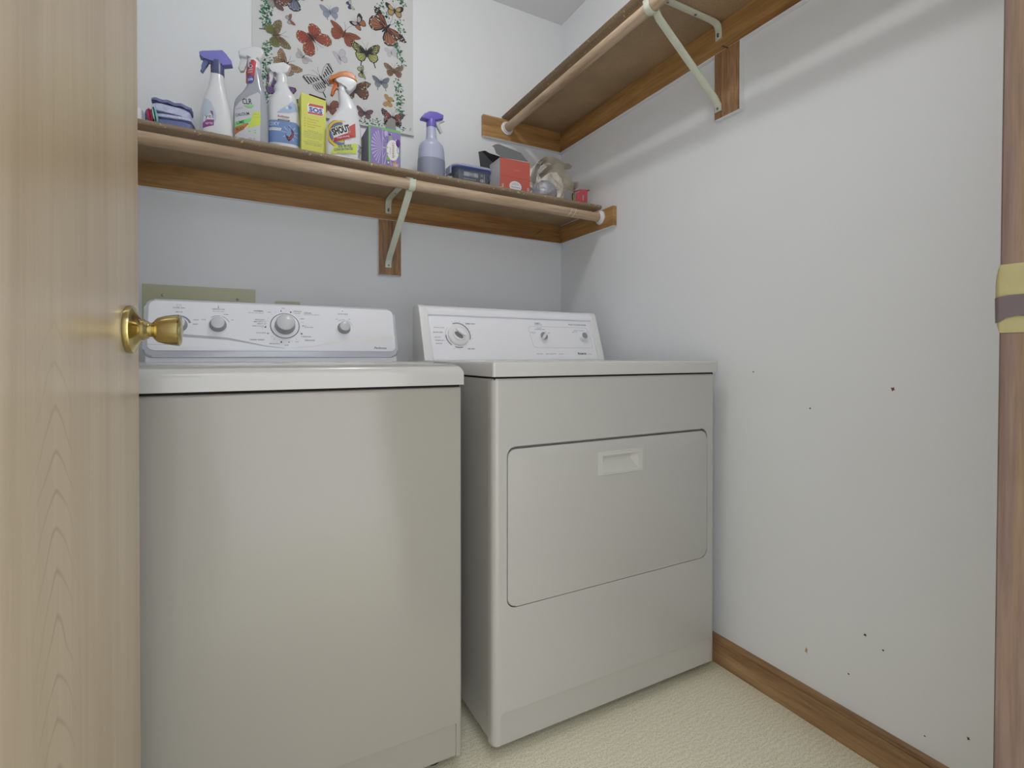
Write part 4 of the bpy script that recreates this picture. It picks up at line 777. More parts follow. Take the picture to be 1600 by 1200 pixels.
ST = {  # border, fore inner, hind inner, spots, fore shape, tail, vein
 'swallow_brown': ((88, 70, 52), (138, 112, 78), (116, 128, 60), (172, 180, 130), FW, 1, (84, 66, 48)),
 'fritillary': (K, (178, 78, 56), (186, 74, 54), (214, 196, 150), ROUND, 0, (96, 44, 36)),
 'blue': ((96, 104, 128), (156, 168, 190), (150, 164, 192), None, FW, 1, (120, 130, 156)),
 'small_purple': ((70, 62, 104), (180, 200, 176), (74, 60, 120), None, FW, 0, None),
 'pink_black': (K, (196, 180, 190), (188, 104, 62), None, FW, 0, None),
 'orange_plain': ((110, 56, 40), (168, 86, 58), (170, 84, 56), None, FWL, 0, (120, 58, 42)),
 'monarch': (K, (182, 94, 60), (178, 104, 70), (210, 206, 200), FWL, 0, K),
 'dogface': (K, (200, 172, 104), (190, 158, 92), None, FW, 0, None),
 'swallow_yellow': (K, (190, 192, 104), (184, 190, 98), (190, 192, 104), FW, 1, K),
 'lilac': ((140, 136, 170), (206, 200, 216), (204, 202, 214), None, ROUND, 0, None),
 'white': ((160, 162, 170), (204, 206, 212), (206, 208, 212), None, ROUND, 0, None),
 'white_brown': ((112, 92, 90), (206, 200, 206), (204, 200, 204), None, FWL, 0, (150, 140, 150)),
 'lady': (K, (178, 128, 88), (170, 130, 92), (196, 200, 160), FW, 0, (60, 48, 40)),
 'zebra': (K, (212, 214, 216), (206, 208, 212), None, FW, 1, K),
 'small_yellow': (K, (196, 198, 140), (192, 196, 138), None, FWL, 0, K),
 'buckeye': ((92, 70, 56), (140, 112, 86), (138, 98, 76), (206, 176, 170), FW, 0, (108, 64, 50)),
 'slate_tail': ((62, 66, 82), (124, 132, 152), (140, 156, 158), None, FW, 1, (80, 86, 104)),
 'mourning': ((58, 52, 58), (128, 74, 58), (122, 76, 62), (206, 206, 150), FWL, 0, (70, 48, 44)),
 'sulphur': ((156, 116, 58), (196, 150, 82), (200, 156, 84), None, ROUND, 0, None),
 'red_brown': ((112, 66, 54), (160, 92, 76), (158, 90, 74), K, ROUND, 0, (116, 62, 52)),
 'dark_rose': ((74, 66, 74), (134, 96, 100), (140, 90, 92), None, FW, 0, (70, 60, 68)),
 'admiral': (K, (188, 84, 78), (190, 88, 84), (206, 204, 204), FW, 0, (60, 44, 48)),
 'purple': (K, (118, 90, 168), (116, 88, 170), (190, 110, 90), FW, 0, (66, 50, 100)),
 'brown_white': ((64, 54, 52), (130, 92, 82), (176, 172, 168), None, FW, 0, (70, 56, 52)),
 'big_blue_brown': (K, (142, 84, 66), (120, 130, 160), (196, 200, 212), FW, 0, (70, 60, 76)),
 'small_orange': ((120, 110, 112), (176, 90, 66), (172, 180, 186), None, FW, 0, None)}
def shrink(pts, k):
    cx = sum(p[0] for p in pts) / len(pts); cy = sum(p[1] for p in pts) / len(pts)
    return [(cx + (x - cx) * k, cy + (y - cy) * k) for x, y in pts]
rnd = random.Random(7)
for (bx, bz, sz, ang, st, sl, sr) in BUTTERFLIES:
    bd, fi, hi2, sp_, shp, tail, vein = ST[st]
    a = R(ang - 90); ca, sa = math.cos(a), math.sin(a)
    for side, k in ((-1, sl), (1, sr)):
        pass
    pr = Print()
    def T(x, y, k=1.0): x *= k; return (bx + sz * (x * ca - y * sa), bz + sz * (x * sa + y * ca))
    for side, k in ((-1, sl), (1, sr)):
        jit = [(rnd.uniform(-.02, .02), rnd.uniform(-.02, .02)) for _ in range(12)]
        def G(p): return [T(side * (x + j[0]), y + j[1], k) for (x, y), j in zip(p, jit)]
        if tail:
            for (x0, y0, x1, y1) in ((0.42, -0.55, 0.50, -0.95),) if st != 'blue' else ((0.42, -0.55, 0.40, -0.82),):
                pr.line(T(side * x0, y0, k), T(side * x1, y1, k), sz * 0.07, ink(*bd), 1)
        thin = 0.93 if st in ('zebra', 'buckeye', 'fritillary', 'slate_tail', 'brown_white', 'swallow_brown', 'lady', 'blue', 'lilac', 'white', 'sulphur', 'orange_plain', 'red_brown', 'white_brown') else 0.80
        pr.poly(G(HW), ink(*bd), 1); pr.poly(G(shrink(HW, thin)), ink(*hi2), 2)
        pr.poly(G(shp), ink(*bd), 3)
        inner = shrink(shp, thin)
        if st in ('pink_black', 'dogface', 'monarch', 'admiral'):      # broad dark tips
            inner = [((x * 0.74 if x > 0.5 else x), y * (0.8 if x > 0.5 else 1)) for x, y in inner]
        pr.poly(G(inner), ink(*fi), 4)
        if st == 'dogface' or st == 'pink_black': pass
        if st in ('swallow_yellow', 'zebra', 'monarch', 'lady', 'swallow_brown', 'buckeye'):
            pr.poly(G([(x * 0.45, y * 0.5) for x, y in shp]), ink(*(bd if st in ('swallow_yellow',) else fi)), 5)
        if st == 'zebra':
            for q in range(5):
                t_ = 0.20 + 0.17 * q; pr.line(T(side * t_, 0.02 + 0.10 * t_, k), T(side * (t_ * 0.95 + 0.06), 0.12 + 0.58 * t_, k), sz * 0.075, ink(20, 20, 22), 6)
                pr.line(T(side * (0.14 + 0.12 * q), -0.08, k), T(side * (0.10 + 0.13 * q), -0.46 + 0.02 * q, k), sz * 0.055, ink(20, 20, 22), 6)
        if st == 'swallow_yellow':
            for q in range(2, len(shp) - 2):
                x, y = shp[q]; x2, y2 = shp[q + 1]; pr.line(T(side * x * .84, y * .84, k), T(side * x2 * .84, y2 * .84, k), sz * 0.05, ink(*K), 6)
        if vein and st != 'zebra':
            for q in range(1, 8):
                x, y = shp[min(q + 1, len(shp) - 1)]
                if q % 1 == 0 and q < len(shp) - 1: pr.line(T(side * 0.10, 0.06, k), T(side * x * 0.92, y * 0.92, k), sz * (0.06 if st == 'zebra' else 0.055 if st == 'swallow_yellow' else 0.026), ink(*vein), 5)
            for q in (2, 3, 4, 5, 6):
                x, y = HW[q]; pr.line(T(side * 0.08, -0.04, k), T(side * x * 0.9, y * 0.9, k), sz * (0.05 if st == 'zebra' else 0.022), ink(*vein), 5)
        if sp_:
            for q in range(2, len(shp) - 2):
                for kk_ in (0.90, 0.76):
                    x, y = shp[q]; xx = x * kk_ + 0.02; yy = y * kk_ + 0.02
                    c_ = T(side * xx, yy, k); pr.ell(c_[0], c_[1], sz * 0.038, sz * 0.030, ink(*sp_), lift=6, n=7)
            for q in range(2, len(HW) - 2):
                x, y = HW[q]; c_ = T(side * x * 0.88, y * 0.88, k); pr.ell(c_[0], c_[1], sz * 0.036, sz * 0.036, ink(*sp_), lift=6, n=7)
        pr.path([T(side * 0.03, 0.30, k), T(side * 0.10, 0.55, k), T(side * 0.22, 0.74, k)], sz * 0.015, ink(96, 92, 94), 6)
    bc = T(0, 0.0)
    pr.ell(bc[0], bc[1], sz * 0.055, sz * 0.33, ink(*(bd if sum(bd) < 420 else (110, 108, 118))), rot=a, lift=7, n=12)
    put('printed_butterfly', pr, pmap, po_, unit=0.00009, base=0.0003)
GR = [ink(46, 128, 84), ink(70, 148, 100), ink(36, 98, 70)]
pr = Print()
for (x0, z0, x1, z1, n, wd) in LEAVES:
    for k in range(int(n * 1.9)):
        t = rnd.random(); x = x0 + (x1 - x0) * t + rnd.gauss(0, wd); z = z0 + (z1 - z0) * t + rnd.gauss(0, wd)
        if x > PX1 - 0.01 or z < PZ0 + 0.012: continue
        L_ = rnd.uniform(0.005, 0.012); a = rnd.uniform(0, 6.28)
        c_, s_ = math.cos(a), math.sin(a); wv = L_ * rnd.choice((0.16, 0.25, 0.42))
        pr.poly([(x, z), (x + L_ * .5 * c_ - wv * s_, z + L_ * .5 * s_ + wv * c_), (x + L_ * c_, z + L_ * s_), (x + L_ * .5 * c_ + wv * s_, z + L_ * .5 * s_ - wv * c_)], GR[k % 3], 1 + k % 3)
put('printed_leaf_border', pr, pmap, po_, unit=0.00005, base=0.0003)['kind'] = 'stuff'
pr = Print(); pr.text('ox', 0.595, 1.822, ink(140, 140, 146), height=0.006, rot=1.2, lift=1, shear=0.4); pr.path([(0.590, 1.812), (0.595, 1.828), (0.601, 1.812)], 0.0006, ink(150, 150, 156), 1)
put('printed_mark', pr, pmap, po_, unit=0.00005, base=0.0003)

# ------------------------------------------------------------ spray bottles
def catmull(rows_, n=6):
    out = []
    for i in range(len(rows_) - 1):
        p0 = rows_[max(0, i - 1)]; p1 = rows_[i]; p2 = rows_[i + 1]; p3 = rows_[min(len(rows_) - 1, i + 2)]
        for k in range(n):
            t = k / n
            q = [0.5 * ((2 * b) + (-a + c) * t + (2 * a - 5 * b + 4 * c - d) * t * t + (-a + 3 * b - 3 * c + d) * t ** 3) for a, b, c, d in zip(p0, p1, p2, p3)]
            q[0] = p1[0] + (p2[0] - p1[0]) * t; out.append(tuple(q))
    out.append(rows_[-1]); return out
class Bottle:
    """front faces -y, nozzle towards -x; frame origin at the base centre"""
    def __init__(s, key, label, y, rz, depth, nexp, body_m, cx0, name='spray_bottle'):
        d = BOTTLES[key]; s.d = d; s.Z0 = ZL(cx0); s.cx0 = cx0
        s.t = thing(name, label, 'spray bottle', (cx0, y, s.Z0 + 0.0002), R(rz))
        rows_ = [(z - s.Z0, cx - cx0, rx) for z, cx, rx in sorted(d['rows'])]
        rows_ = [r for r in rows_ if r[0] > 0.012]
        z1, c1, r1 = rows_[0]
        base = [(0.0, c1, r1 * 0.80), (0.002, c1, r1 * 0.93), (0.008, c1, r1 * 0.985)]
        R_ = [(z, c, r, 0.0) for z, c, r in base + rows_]
        nr = rows_[-1][2]
        zt = rows_[-1][0]
        R_ = [(z, c, r, min(depth * (0.90 if z < 0.001 else 0.97 if z < 0.003 else 1), max(nr, r * 0.98)) * 1.0) for z, c, r, _ in R_]
        s.rows = catmull(R_, 5); s.nexp = nexp; s.nr = nr; s.zt = zt
        bm = B(); M_ = 40; rings = []
        for (z, c, rx, ry) in s.rows:
            e = s.exp(rx, z); rings.append([bm.verts.new((c + rx * math.copysign(abs(math.cos(a)) ** (2 / e), math.cos(a)), ry * math.copysign(abs(math.sin(a)) ** (2 / e), math.sin(a)), z)) for a in (2 * math.pi * k / M_ for k in range(M_))])
        for a, b in zip(rings, rings[1:]):
            for i in range(M_): bm.faces.new([a[i], a[(i + 1) % M_], b[(i + 1) % M_], b[i]])
        bm.faces.new(rings[0][::-1]); bm.faces.new(rings[-1])
        s.body = obj('bottle_body', bm, body_m, s.t, smooth=True, local=True)
    def exp(s, rx, z): return 2.0 + (s.nexp - 2.0) * min(1, max(0, (rx - s.nr) / (0.012)))
    def front(s, u, v, w_):
        rr_ = s.rows
        v2 = min(max(v, rr_[0][0]), rr_[-1][0]); i = 0
        while i < len(rr_) - 2 and rr_[i + 1][0] < v2: i += 1
        a, b = rr_[i], rr_[i + 1]; t = (v2 - a[0]) / max(1e-9, b[0] - a[0]); c, rx, ry = (a[k] + (b[k] - a[k]) * t for k in (1, 2, 3))
        e = s.exp(rx, v2); q = min(0.999, abs((u - c) / rx)); y = -ry * (1 - q ** e) ** (1 / e)
        return Vector((u, y - w_, v))
    def loc(s, pts, dy=0.0): return [(x - s.cx0, z - s.Z0) for x, z in pts]
    def head(s, key, name, m, th, bev=0.003, dy=0.0, label=None):
        bm = B(); prism(bm, s.loc(s.d[key]), lambda u, v, w_: Vector((u, w_, v)), -th / 2, th / 2, bev, 3)
        return obj(name, bm, m, s.t, smooth=True, local=True, label=label)
    def collar(s, m, ribs=True, label=None):
        (z0, c0, r0), (z1, c1, r1) = sorted((z - s.Z0, cx - s.cx0, rx) for z, cx, rx in s.d['collar'])
        bm = B(); lathe(bm, [(0, z0 - 0.002), (r0 * 1.04, z0 - 0.002), (r0 * 1.04, z0 + (z1 - z0) * .6), (r1, z1), (0, z1)], lambda a, b, h: Vector((c0 + (c1 - c0) * (h - z0) / max(1e-6, z1 - z0) + a, b, h)), 32)
        return obj('collar', bm, m, s.t, smooth=True, local=True, label=label)
    def label(s, pr, step=0.006, name='label', base=0.0006): return put(name, pr, s.front, s.t, step=step, base=base, unit=0.00015, local=True)

WB = mat('bottle_white', (216, 218, 222), 0.28, coat=0.2)
# 1 white bottle, violet trigger
b = Bottle('gel', 'white spray bottle with a violet trigger head, leftmost bottle on the lower shelf', 1.73, -6, 0.022, 2.6, WB, -0.052)
VIO = mat('violet_plastic', (122, 122, 196), 0.3); VIOD = mat('slate_violet_plastic', (78, 84, 122), 0.3)
b.head('head', 'trigger_head', VIO, 0.026, label='violet trigger head'); b.head('lever', 'trigger', mat('dusk_blue_plastic', (100, 112, 158), 0.35), 0.013); b.collar(VIOD, label='dark slate collar')
pr = Print(); LB = mat('label_ice_blue', (186, 198, 212), 0.4); MAG = mat('label_magenta', (146, 74, 140), 0.4); LW = mat('label_white', (222, 222, 224), 0.4); LG = mat('label_grey_text', (90, 94, 110), 0.5)
outl = b.loc(LABELS['gel']); outl = [(x + 0.004, z) for x, z in outl if z > 0.0]
pr.poly(outl, LB, 1)
pr.poly([(-0.031, 0.022), (-0.008, 0.022), (-0.004, 0.062), (-0.010, 0.082), (-0.031, 0.070)], LW, 2)
pr.poly([(-0.0325, 0.037), (-0.0045, 0.047), (-0.004, 0.064), (-0.022, 0.062), (-0.0325, 0.052)], MAG, 3)
pr.poly([(-0.014, 0.088), (-0.007, 0.088), (-0.005, 0.076), (-0.010, 0.078)], MAG, 3)
pr.text('yel', -0.0165, 0.071, LG, width=0.021, rot=0.08, lift=4); pr.text('spray', -0.016, 0.051, LW, width=0.020, rot=0.12, lift=5, bold=0.01)
pr.text('12', -0.010, 0.027, LG, width=0.004, lift=4)
b.label(pr)
# 2 grey bottle with descaler label
b = Bottle('clr', 'grey spray bottle with a white trigger head and a green, orange and yellow label', 1.732, -12, 0.021, 3.0, mat('bottle_grey', (158, 162, 172), 0.25, coat=0.3), 0.040)
b.head('head', 'trigger_head', WB, 0.030, 0.006, label='white trigger head'); b.head('lever', 'trigger', mat('offwhite_plastic', (206, 208, 210), 0.3), 0.014); b.collar(WB)
pr = Print(); GN = mat('label_green', (120, 210, 122), 0.4); OR_ = mat('label_orange', (186, 122, 70), 0.4); YE = mat('label_yellow_green', (200, 214, 90), 0.4); LGY = mat('label_pale_grey', (196, 198, 206), 0.4)
pr.poly([(-0.043, 0.012), (0.018, 0.012), (0.026, 0.030), (0.027, 0.165), (0.021, 0.171), (-0.004, 0.155), (-0.030, 0.135), (-0.043, 0.118)], LGY, 1)
pr.text('CLR', -0.009, 0.139, INKD, width=0.026, height=0.017, rot=0.10, bold=0.02, lift=3)
pr.poly([(-0.018, 0.1265), (0.010, 0.1305), (0.008, 0.1245), (-0.006, 0.1215)], GN, 2); pr.path([(-0.018, 0.126), (-0.008, 0.1205), (0.004, 0.1215)], 0.0012, OR_, 3)
pr.text('ENHANCED', -0.029, 0.117, INK, width=0.018, rot=0.25, lift=3)
pr.text('CALCIUM', -0.022, 0.100, INKD, width=0.038, height=0.009, rot=0.22, bold=0.01, lift=3)
pr.poly([(-0.043, 0.074), (0.004, 0.093), (0.000, 0.0810), (-0.010, 0.0755), (-0.043, 0.0600)], GN, 2); pr.text('LIME', -0.027, 0.0755, INKD, width=0.022, height=0.009, rot=0.22, bold=0.01, lift=3)
pr.poly([(-0.043, 0.0600), (-0.008, 0.0758), (-0.004, 0.074), (-0.018, 0.056), (-0.043, 0.0380)], OR_, 2); pr.text('RUST', -0.027, 0.0560, INKD, width=0.022, height=0.009, rot=0.28, bold=0.01, lift=3)
pr.poly([(0.006, 0.108), (0.027, 0.116), (0.027, 0.075), (-0.012, 0.058), (0.001, 0.080)], YE, 2)
pr.text('MULTI USE', 0.0165, 0.104, INK, width=0.014, rot=0.1, lift=3); pr.text('BATH KITCHEN', 0.0165, 0.096, INK, width=0.015, rot=0.1, lift=3)
for (x, z) in ((-0.003, 0.052), (0.012, 0.056), (0.012, 0.049)): pr.ell(x, z, 0.0035, 0.0018, GN, lift=3)
pr.text('POWERFUL', -0.027, 0.0290, INK, width=0.020, rot=0.02, lift=3); pr.text('26 FL OZ', 0.004, 0.0310, INK, width=0.018, lift=3); pr.text('750 mL', 0.004, 0.026, INK, width=0.016, lift=3)
b.label(pr)
pr = Print(); TR = mat('tag_red', (184, 70, 72), 0.4); TB = mat('tag_violet', (76, 72, 156), 0.4)
tg = b.loc(b.d['tag']); xm = sum(x for x, z in tg) / len(tg); tg = [(xm + (x - xm) * 1.15, z) for x, z in tg]; pr.poly(tg, TR, 1)
zc = min(z for x, z in tg); xc = sum(x for x, z in tg) / len(tg)
pr.ell(xc, zc + 0.0125, 0.0105, 0.0135, TB, lift=2)
pr.ell(xc + 0.001, zc + 0.052, 0.0060, 0.0050, LW, lift=3); pr.ell(xc + 0.001, zc + 0.052, 0.0042, 0.0034, TB, lift=4)
pr.text('HAPPY', xc, zc + 0.0415, LW, width=0.017, height=0.0055, rot=0.06, bold=0.02, lift=3); pr.text('BACK', xc, zc + 0.034, LW, width=0.015, height=0.0045, rot=0.06, bold=0.02, lift=3)
pr.text('UP TO', xc, zc + 0.0195, LW, width=0.010, lift=3); pr.text('250', xc, zc + 0.0115, LW, width=0.015, height=0.008, rot=0.1, bold=0.03, lift=3)
b.label(pr, name='neck_tag', base=0.0012)
# 3 white bottle, blue label, wine splash
b = Bottle('rug', 'white spray bottle with a blue label showing a red wine splash', 1.75, -8, 0.030, 2.8, WB, 0.131)
b.head('head', 'trigger_head', WB, 0.030, 0.006, label='white trigger head'); b.head('lever', 'trigger', WB, 0.014); b.collar(WB)
pr = Print(); BL = mat('label_mid_blue', (112, 140, 190), 0.4); BP = mat('label_pale_blue', (164, 182, 214), 0.4); RD = mat('label_red', (170, 50, 62), 0.4); WINE = mat('label_wine', (160, 54, 74), 0.4)
pr.poly([(-0.020, 0.130), (-0.004, 0.145), (0.012, 0.158), (0.024, 0.172), (0.033, 0.166), (0.041, 0.146), (0.015, 0.134)], BP, 1)
pr.ell(0.009, 0.149, 0.004, 0.005, LW, lift=2); pr.ell(0.018, 0.151, 0.005, 0.005, BL, lift=2)
pr.text('RugDoctor', 0.000, 0.1195, RD, width=0.034, height=0.0075, shear=0.2, bold=0.03, lift=2); pr.text('Professional 2', 0.004, 0.1145, INK, width=0.020, lift=2)
pr.poly([(-0.016, 0.1110), (0.018, 0.1110), (0.015, 0.1070), (-0.017, 0.1070)], INKD, 3); pr.text('PROFESSIONAL', 0.000, 0.109, LW, width=0.027, lift=4)
pr.poly([(-0.046, 0.040), (0.030, 0.040), (0.046, 0.037), (0.046, 0.100), (0.034, 0.1075), (-0.046, 0.1075)], BL, 1)
for k in range(9):
    a = R(40 * k + 10); pr.poly([(0.018, 0.072), (0.018 + 0.024 * math.cos(a), 0.072 + 0.024 * math.sin(a)), (0.018 + 0.024 * math.cos(a + .14), 0.072 + 0.024 * math.sin(a + .14))], BP, 2)
pr.text('OXY', -0.027, 0.096, LW, width=0.030, height=0.011, lift=3)
pr.poly([(-0.046, 0.084), (-0.006, 0.084), (-0.009, 0.0755), (-0.046, 0.0755)], LW, 3); pr.text('STAIN REMOVER', -0.024, 0.0798, BL, width=0.028, lift=4)
pr.poly([(0.009, 0.052), (0.005, 0.063), (0.004, 0.070), (0.008, 0.063), (0.016, 0.060), (0.022, 0.070), (0.021, 0.083), (0.014, 0.089), (0.014, 0.096), (0.018, 0.087), (0.025, 0.083), (0.029, 0.074), (0.027, 0.062), (0.020, 0.052), (0.014, 0.046)], INKD, 3)
pr.poly([(0.012, 0.052), (0.011, 0.059), (0.018, 0.058), (0.024, 0.069), (0.023, 0.079), (0.027, 0.073), (0.025, 0.062), (0.019, 0.054)], WINE, 4)
pr.text('24 fl oz 709 mL', -0.026, 0.034, INK, width=0.024, lift=3)
b.label(pr)
# 4 stain remover with orange head
b = Bottle('sho', 'white spray bottle with an orange-topped trigger head and a rainbow swirl label', 1.69, -4, 0.027, 2.6, WB, 0.300)
ORG = mat('orange_plastic', (196, 118, 58), 0.35)
b.head('head', 'trigger_head', WB, 0.030, 0.004); b.head('cap', 'head_cover', ORG, 0.034, 0.003, label='orange top shell'); b.head('lever', 'trigger', mat('deep_orange_plastic', (190, 98, 40), 0.35), 0.013, label='orange trigger'); b.collar(WB)
pr = Print(); SR = [mat('swirl_maroon', (128, 62, 74), .4), mat('swirl_yellow', (212, 190, 80), .4), mat('swirl_blue', (92, 112, 170), .4), mat('swirl_lime', (168, 196, 88), .4), mat('swirl_gold', (206, 176, 72), .4)]
cxs, czs = -0.012, 0.080
def clipL(pts): return [(max(-0.052, x), z) for x, z in pts]
for k, (r, m_) in enumerate(((0.046, 0), (0.044, 1), (0.036, 0), (0.034, 2), (0.027, 3), (0.020, 4), (0.014, 2))):
    n_ = 30; pts = [(cxs + r * 0.95 * math.cos(2 * math.pi * q / n_), czs + r * 1.0 * math.sin(2 * math.pi * q / n_)) for q in range(n_)]
    pts = [(x, z) for x, z in pts if x < -0.002 - (z - czs) * 0.1]
    pts = [(max(-0.050, x), min(z, 0.121)) for x, z in pts]
    pr.poly(pts, SR[m_], 1 + k)
pr.poly([(-0.036, 0.055), (0.020, 0.075), (0.034, 0.078), (0.032, 0.122), (0.014, 0.113), (-0.028, 0.094)], LW, 9)
pr.poly([(-0.034, 0.052), (0.033, 0.079), (0.031, 0.121), (0.016, 0.108), (0.012, 0.088), (-0.034, 0.064)], RD, 10)
pr.poly([(0.008, 0.082), (0.033, 0.079), (0.0305, 0.121), (0.012, 0.107)], mat('label_brick_red', (186, 82, 76), .4), 11)
pr.text('SHOUT', -0.012, 0.0925, INKD, width=0.057, height=0.023, rot=0.40, bold=0.055, lift=14, shear=0.0)
pr.text('SHOUT', -0.0125, 0.0925, LW, width=0.060, height=0.026, rot=0.40, bold=0.085, lift=13)
pr.text('Triple-Acting', -0.006, 0.0712, LW, width=0.040, rot=0.34, lift=12, bold=0.01); pr.text('Laundry Stain Remover', -0.001, 0.0625, RD, width=0.040, rot=0.28, lift=12)
pr.text('Johnson', -0.007, 0.1205, RD, width=0.016, lift=12)
pr.poly([(-0.043, 0.014), (0.034, 0.026), (0.037, 0.0585), (-0.032, 0.040)], YE, 12)
pr.text('50% MORE', -0.001, 0.0440, VIOD, width=0.042, height=0.0085, rot=0.22, bold=0.03, lift=14, shear=0.2); pr.text('CONCENTRATED', -0.004, 0.0335, VIOD, width=0.058, height=0.0085, rot=0.22, bold=0.03, lift=14, shear=0.2)
pr.text('Stain Remover Formula', -0.001, 0.0245, VIOD, width=0.046, rot=0.15, lift=14); pr.text('22 FL OZ (650 mL)', 0.004, 0.0160, INK, width=0.030, lift=14)
pr.text('milpid', 0.0455, 0.036, INKD, width=0.042, rot=R(86), lift=14, shear=0.3)
b.label(pr)
# 5 plain translucent bottle with violet head and blue-grey liquid
FR = mat('frosted_plastic', (176, 182, 206), 0.35, coat=0.2)
b = Bottle('pla', 'plain frosted spray bottle with a purple trigger head, half full of grey liquid', 1.76, 0, 0.040, 2.15, FR, 0.6145)
b.head('head', 'trigger_head', mat('purple_plastic', (110, 98, 190), 0.3), 0.028, 0.004, label='purple trigger head'); b.head('lever', 'trigger', mat('clear_grey_plastic', (190, 192, 196), 0.35), 0.010, 0.001); b.collar(mat('purple_plastic', (110, 98, 190), 0.3), label='purple collar')
bm = B(); M_ = 40; rings = []
for (z, c, rx, ry) in b.rows:
    if z > 0.094: break
    e = b.exp(rx, z); rings.append([bm.verts.new((c + (rx + 0.0007) * math.copysign(abs(math.cos(a)) ** (2 / e), math.cos(a)), (ry + 0.0007) * math.copysign(abs(math.sin(a)) ** (2 / e), math.sin(a)), z)) for a in (2 * math.pi * k / M_ for k in range(M_))])
for a, b_ in zip(rings, rings[1:]):
    for i in range(M_): bm.faces.new([a[i], a[(i + 1) % M_], b_[(i + 1) % M_], b_[i]])
obj('liquid', bm, mat('grey_liquid', (140, 146, 166), 0.35, coat=0.2), b.t, smooth=True, local=True, label='grey liquid showing through the lower half')

# ------------------------------------------------------------ yellow soap-pad box
zb = ZL(0.21)
sb = thing('soap_pad_box', 'tall yellow cardboard box of soap pads between two white spray bottles', 'box', (0.2110, 1.70, zb), R(3))
YB = mat('yellow_card', (206, 208, 96), 0.55)
bm = B(); box(bm, (-0.0365, 0.0, 0), (0.0365, 0.055, 0.198), 0.0006, 1)
for v_ in bm.verts:
    if v_.co.z > 0.19 and v_.co.y < 0.02: v_.co.z -= 0.008 * (v_.co.x + 0.0365) / 0.073
obj('carton', bm, YB, sb, local=True)
bm = B(); prism(bm, [(-0.012, 0.0), (0.0365, 0.0), (0.0365, 0.020), (-0.012, 0.020)], lambda u, v, w_: Vector((u, 0.004 + v, 0.2005 - 0.10 * (u + 0.012) + w_)), 0, 0.0012); obj('flap', bm, mat('brown_card', (84, 66, 54), 0.8), sb, local=True, label='dark open flap')
pr = Print(); RB = mat('print_red', (188, 74, 66), .5); BB = mat('print_blue', (62, 84, 158), .5)
pr.poly([(-0.018, 0.136), (0.026, 0.138), (0.0305, 0.146), (0.0305, 0.172), (-0.014, 0.171), (-0.019, 0.165)], LW, 1)
pr.poly([(-0.017, 0.160), (-0.012, 0.170), (0.029, 0.171), (0.029, 0.163), (-0.010, 0.162)], RB, 2); pr.poly([(-0.017, 0.1375), (0.024, 0.1395), (0.029, 0.1455), (-0.017, 0.1435)], RB, 2)
pr.text('SOS', 0.0060, 0.1525, BB, width=0.040, height=0.0155, bold=0.05, rot=0.02, lift=3)
for k, t in enumerate(('No Naturals 100%', 'Cuts & Shines', 'Pots & Cookie Sheets', 'Rust Resistant')):
    pr.text(t, -0.002 + (0, -.004, .003, -.006)[k], 0.121 - 0.0078 * k, RB, width=(0.034, 0.026, 0.040, 0.022)[k], lift=1); pr.ell(-0.026, 0.121 - 0.0078 * k, 0.0013, 0.0013, RB, lift=1)
for k in range(8): pr.text(('Directions for use', 'Wet pad and rub lightly to clean', 'rinse with warm water and leave dry', 'do not use on painted metal nor', 'on any plated surface or glass', 'Keep away from children', 'Caution may irritate eyes skin', 'store in a dry place')[k], -0.002, 0.086 - 0.0055 * k - (0.004 if k > 4 else 0), INK, width=(0.030, 0.055, 0.056, 0.055, 0.050, 0.034, 0.055, 0.048)[k], lift=1)
put('label', pr, lambda u, v, w_: Vector((u, -w_, v)), sb, unit=0.0001, base=0.0002, local=True)

# ------------------------------------------------------------ purple drink carton
zb = ZL(0.43)
db = thing('drink_carton', 'purple and lime-edged cardboard drink carton beside the orange-headed spray bottle', 'box', (0.4275, 1.68, zb), 0)
PU = mat('purple_card', (134, 118, 178), 0.5); PL = mat('purple_card_light', (178, 170, 208), 0.5); LIM = mat('lime_card', (110, 176, 96), 0.5); PS = mat('purple_card_side', (128, 120, 156), 0.5); GC = mat('grey_side_card', (112, 114, 122), 0.6)
bm = B(); box(bm, (-0.0525, 0, 0), (0.0525, 0.115, 0.1365), 0.001, 1); obj('carton', bm, PS, db, local=True)
pr = Print(); F = (-0.0525, 0.0525, 0.0, 0.1365)
pr.poly([(F[0], 0), (F[1], 0), (F[1], F[3]), (F[0], F[3])], LIM, 1)
pr.poly([(F[0] + 0.005, 0.004), (F[1] - 0.001, 0.001), (F[1] - 0.001, F[3] - 0.008), (-0.007, F[3] - 0.007), (-0.012, F[3] - 0.004), (F[0] + 0.005, F[3] - 0.003)], PU, 2)
for cx_, cz_, x0_, x1_ in ((-0.009, 0.072, -0.0475, -0.008), (0.010, 0.072, -0.007, 0.051)):
    for k in range(11):
        a = R(180 - 60 + 12 * k) if cx_ < 0 else R(36 * k)
        if cx_ < 0: a = R(112 + 13.6 * k)
        L1 = 0.036
        p1 = (cx_ + L1 * math.cos(a - .05), cz_ + 1.6 * L1 * math.sin(a - .05)); p2 = (cx_ + L1 * math.cos(a + .05), cz_ + 1.6 * L1 * math.sin(a + .05))
        cl = lambda p: (min(max(p[0], x0_), x1_), min(max(p[1], 0.010), 0.124))
        pr.poly([(cx_, cz_), cl(p1), cl(p2)], PL, 3)
pr.poly([(-0.0085, 0.001), (-0.0065, 0.001), (-0.0065, 0.1290), (-0.0085, 0.1290)], PL, 4)
pr.poly([(0.000, 0.112), (0.009, 0.112), (0.009, 0.128), (0.000, 0.128)], PL, 4); pr.poly([(0.000, 0.088), (0.009, 0.088), (0.009, 0.108), (0.000, 0.108)], mat('carton_slate', (92, 100, 140), .5), 4)
pr.text('12 cans', 0.0045, 0.098, LW, width=0.015, rot=R(-90), lift=5)
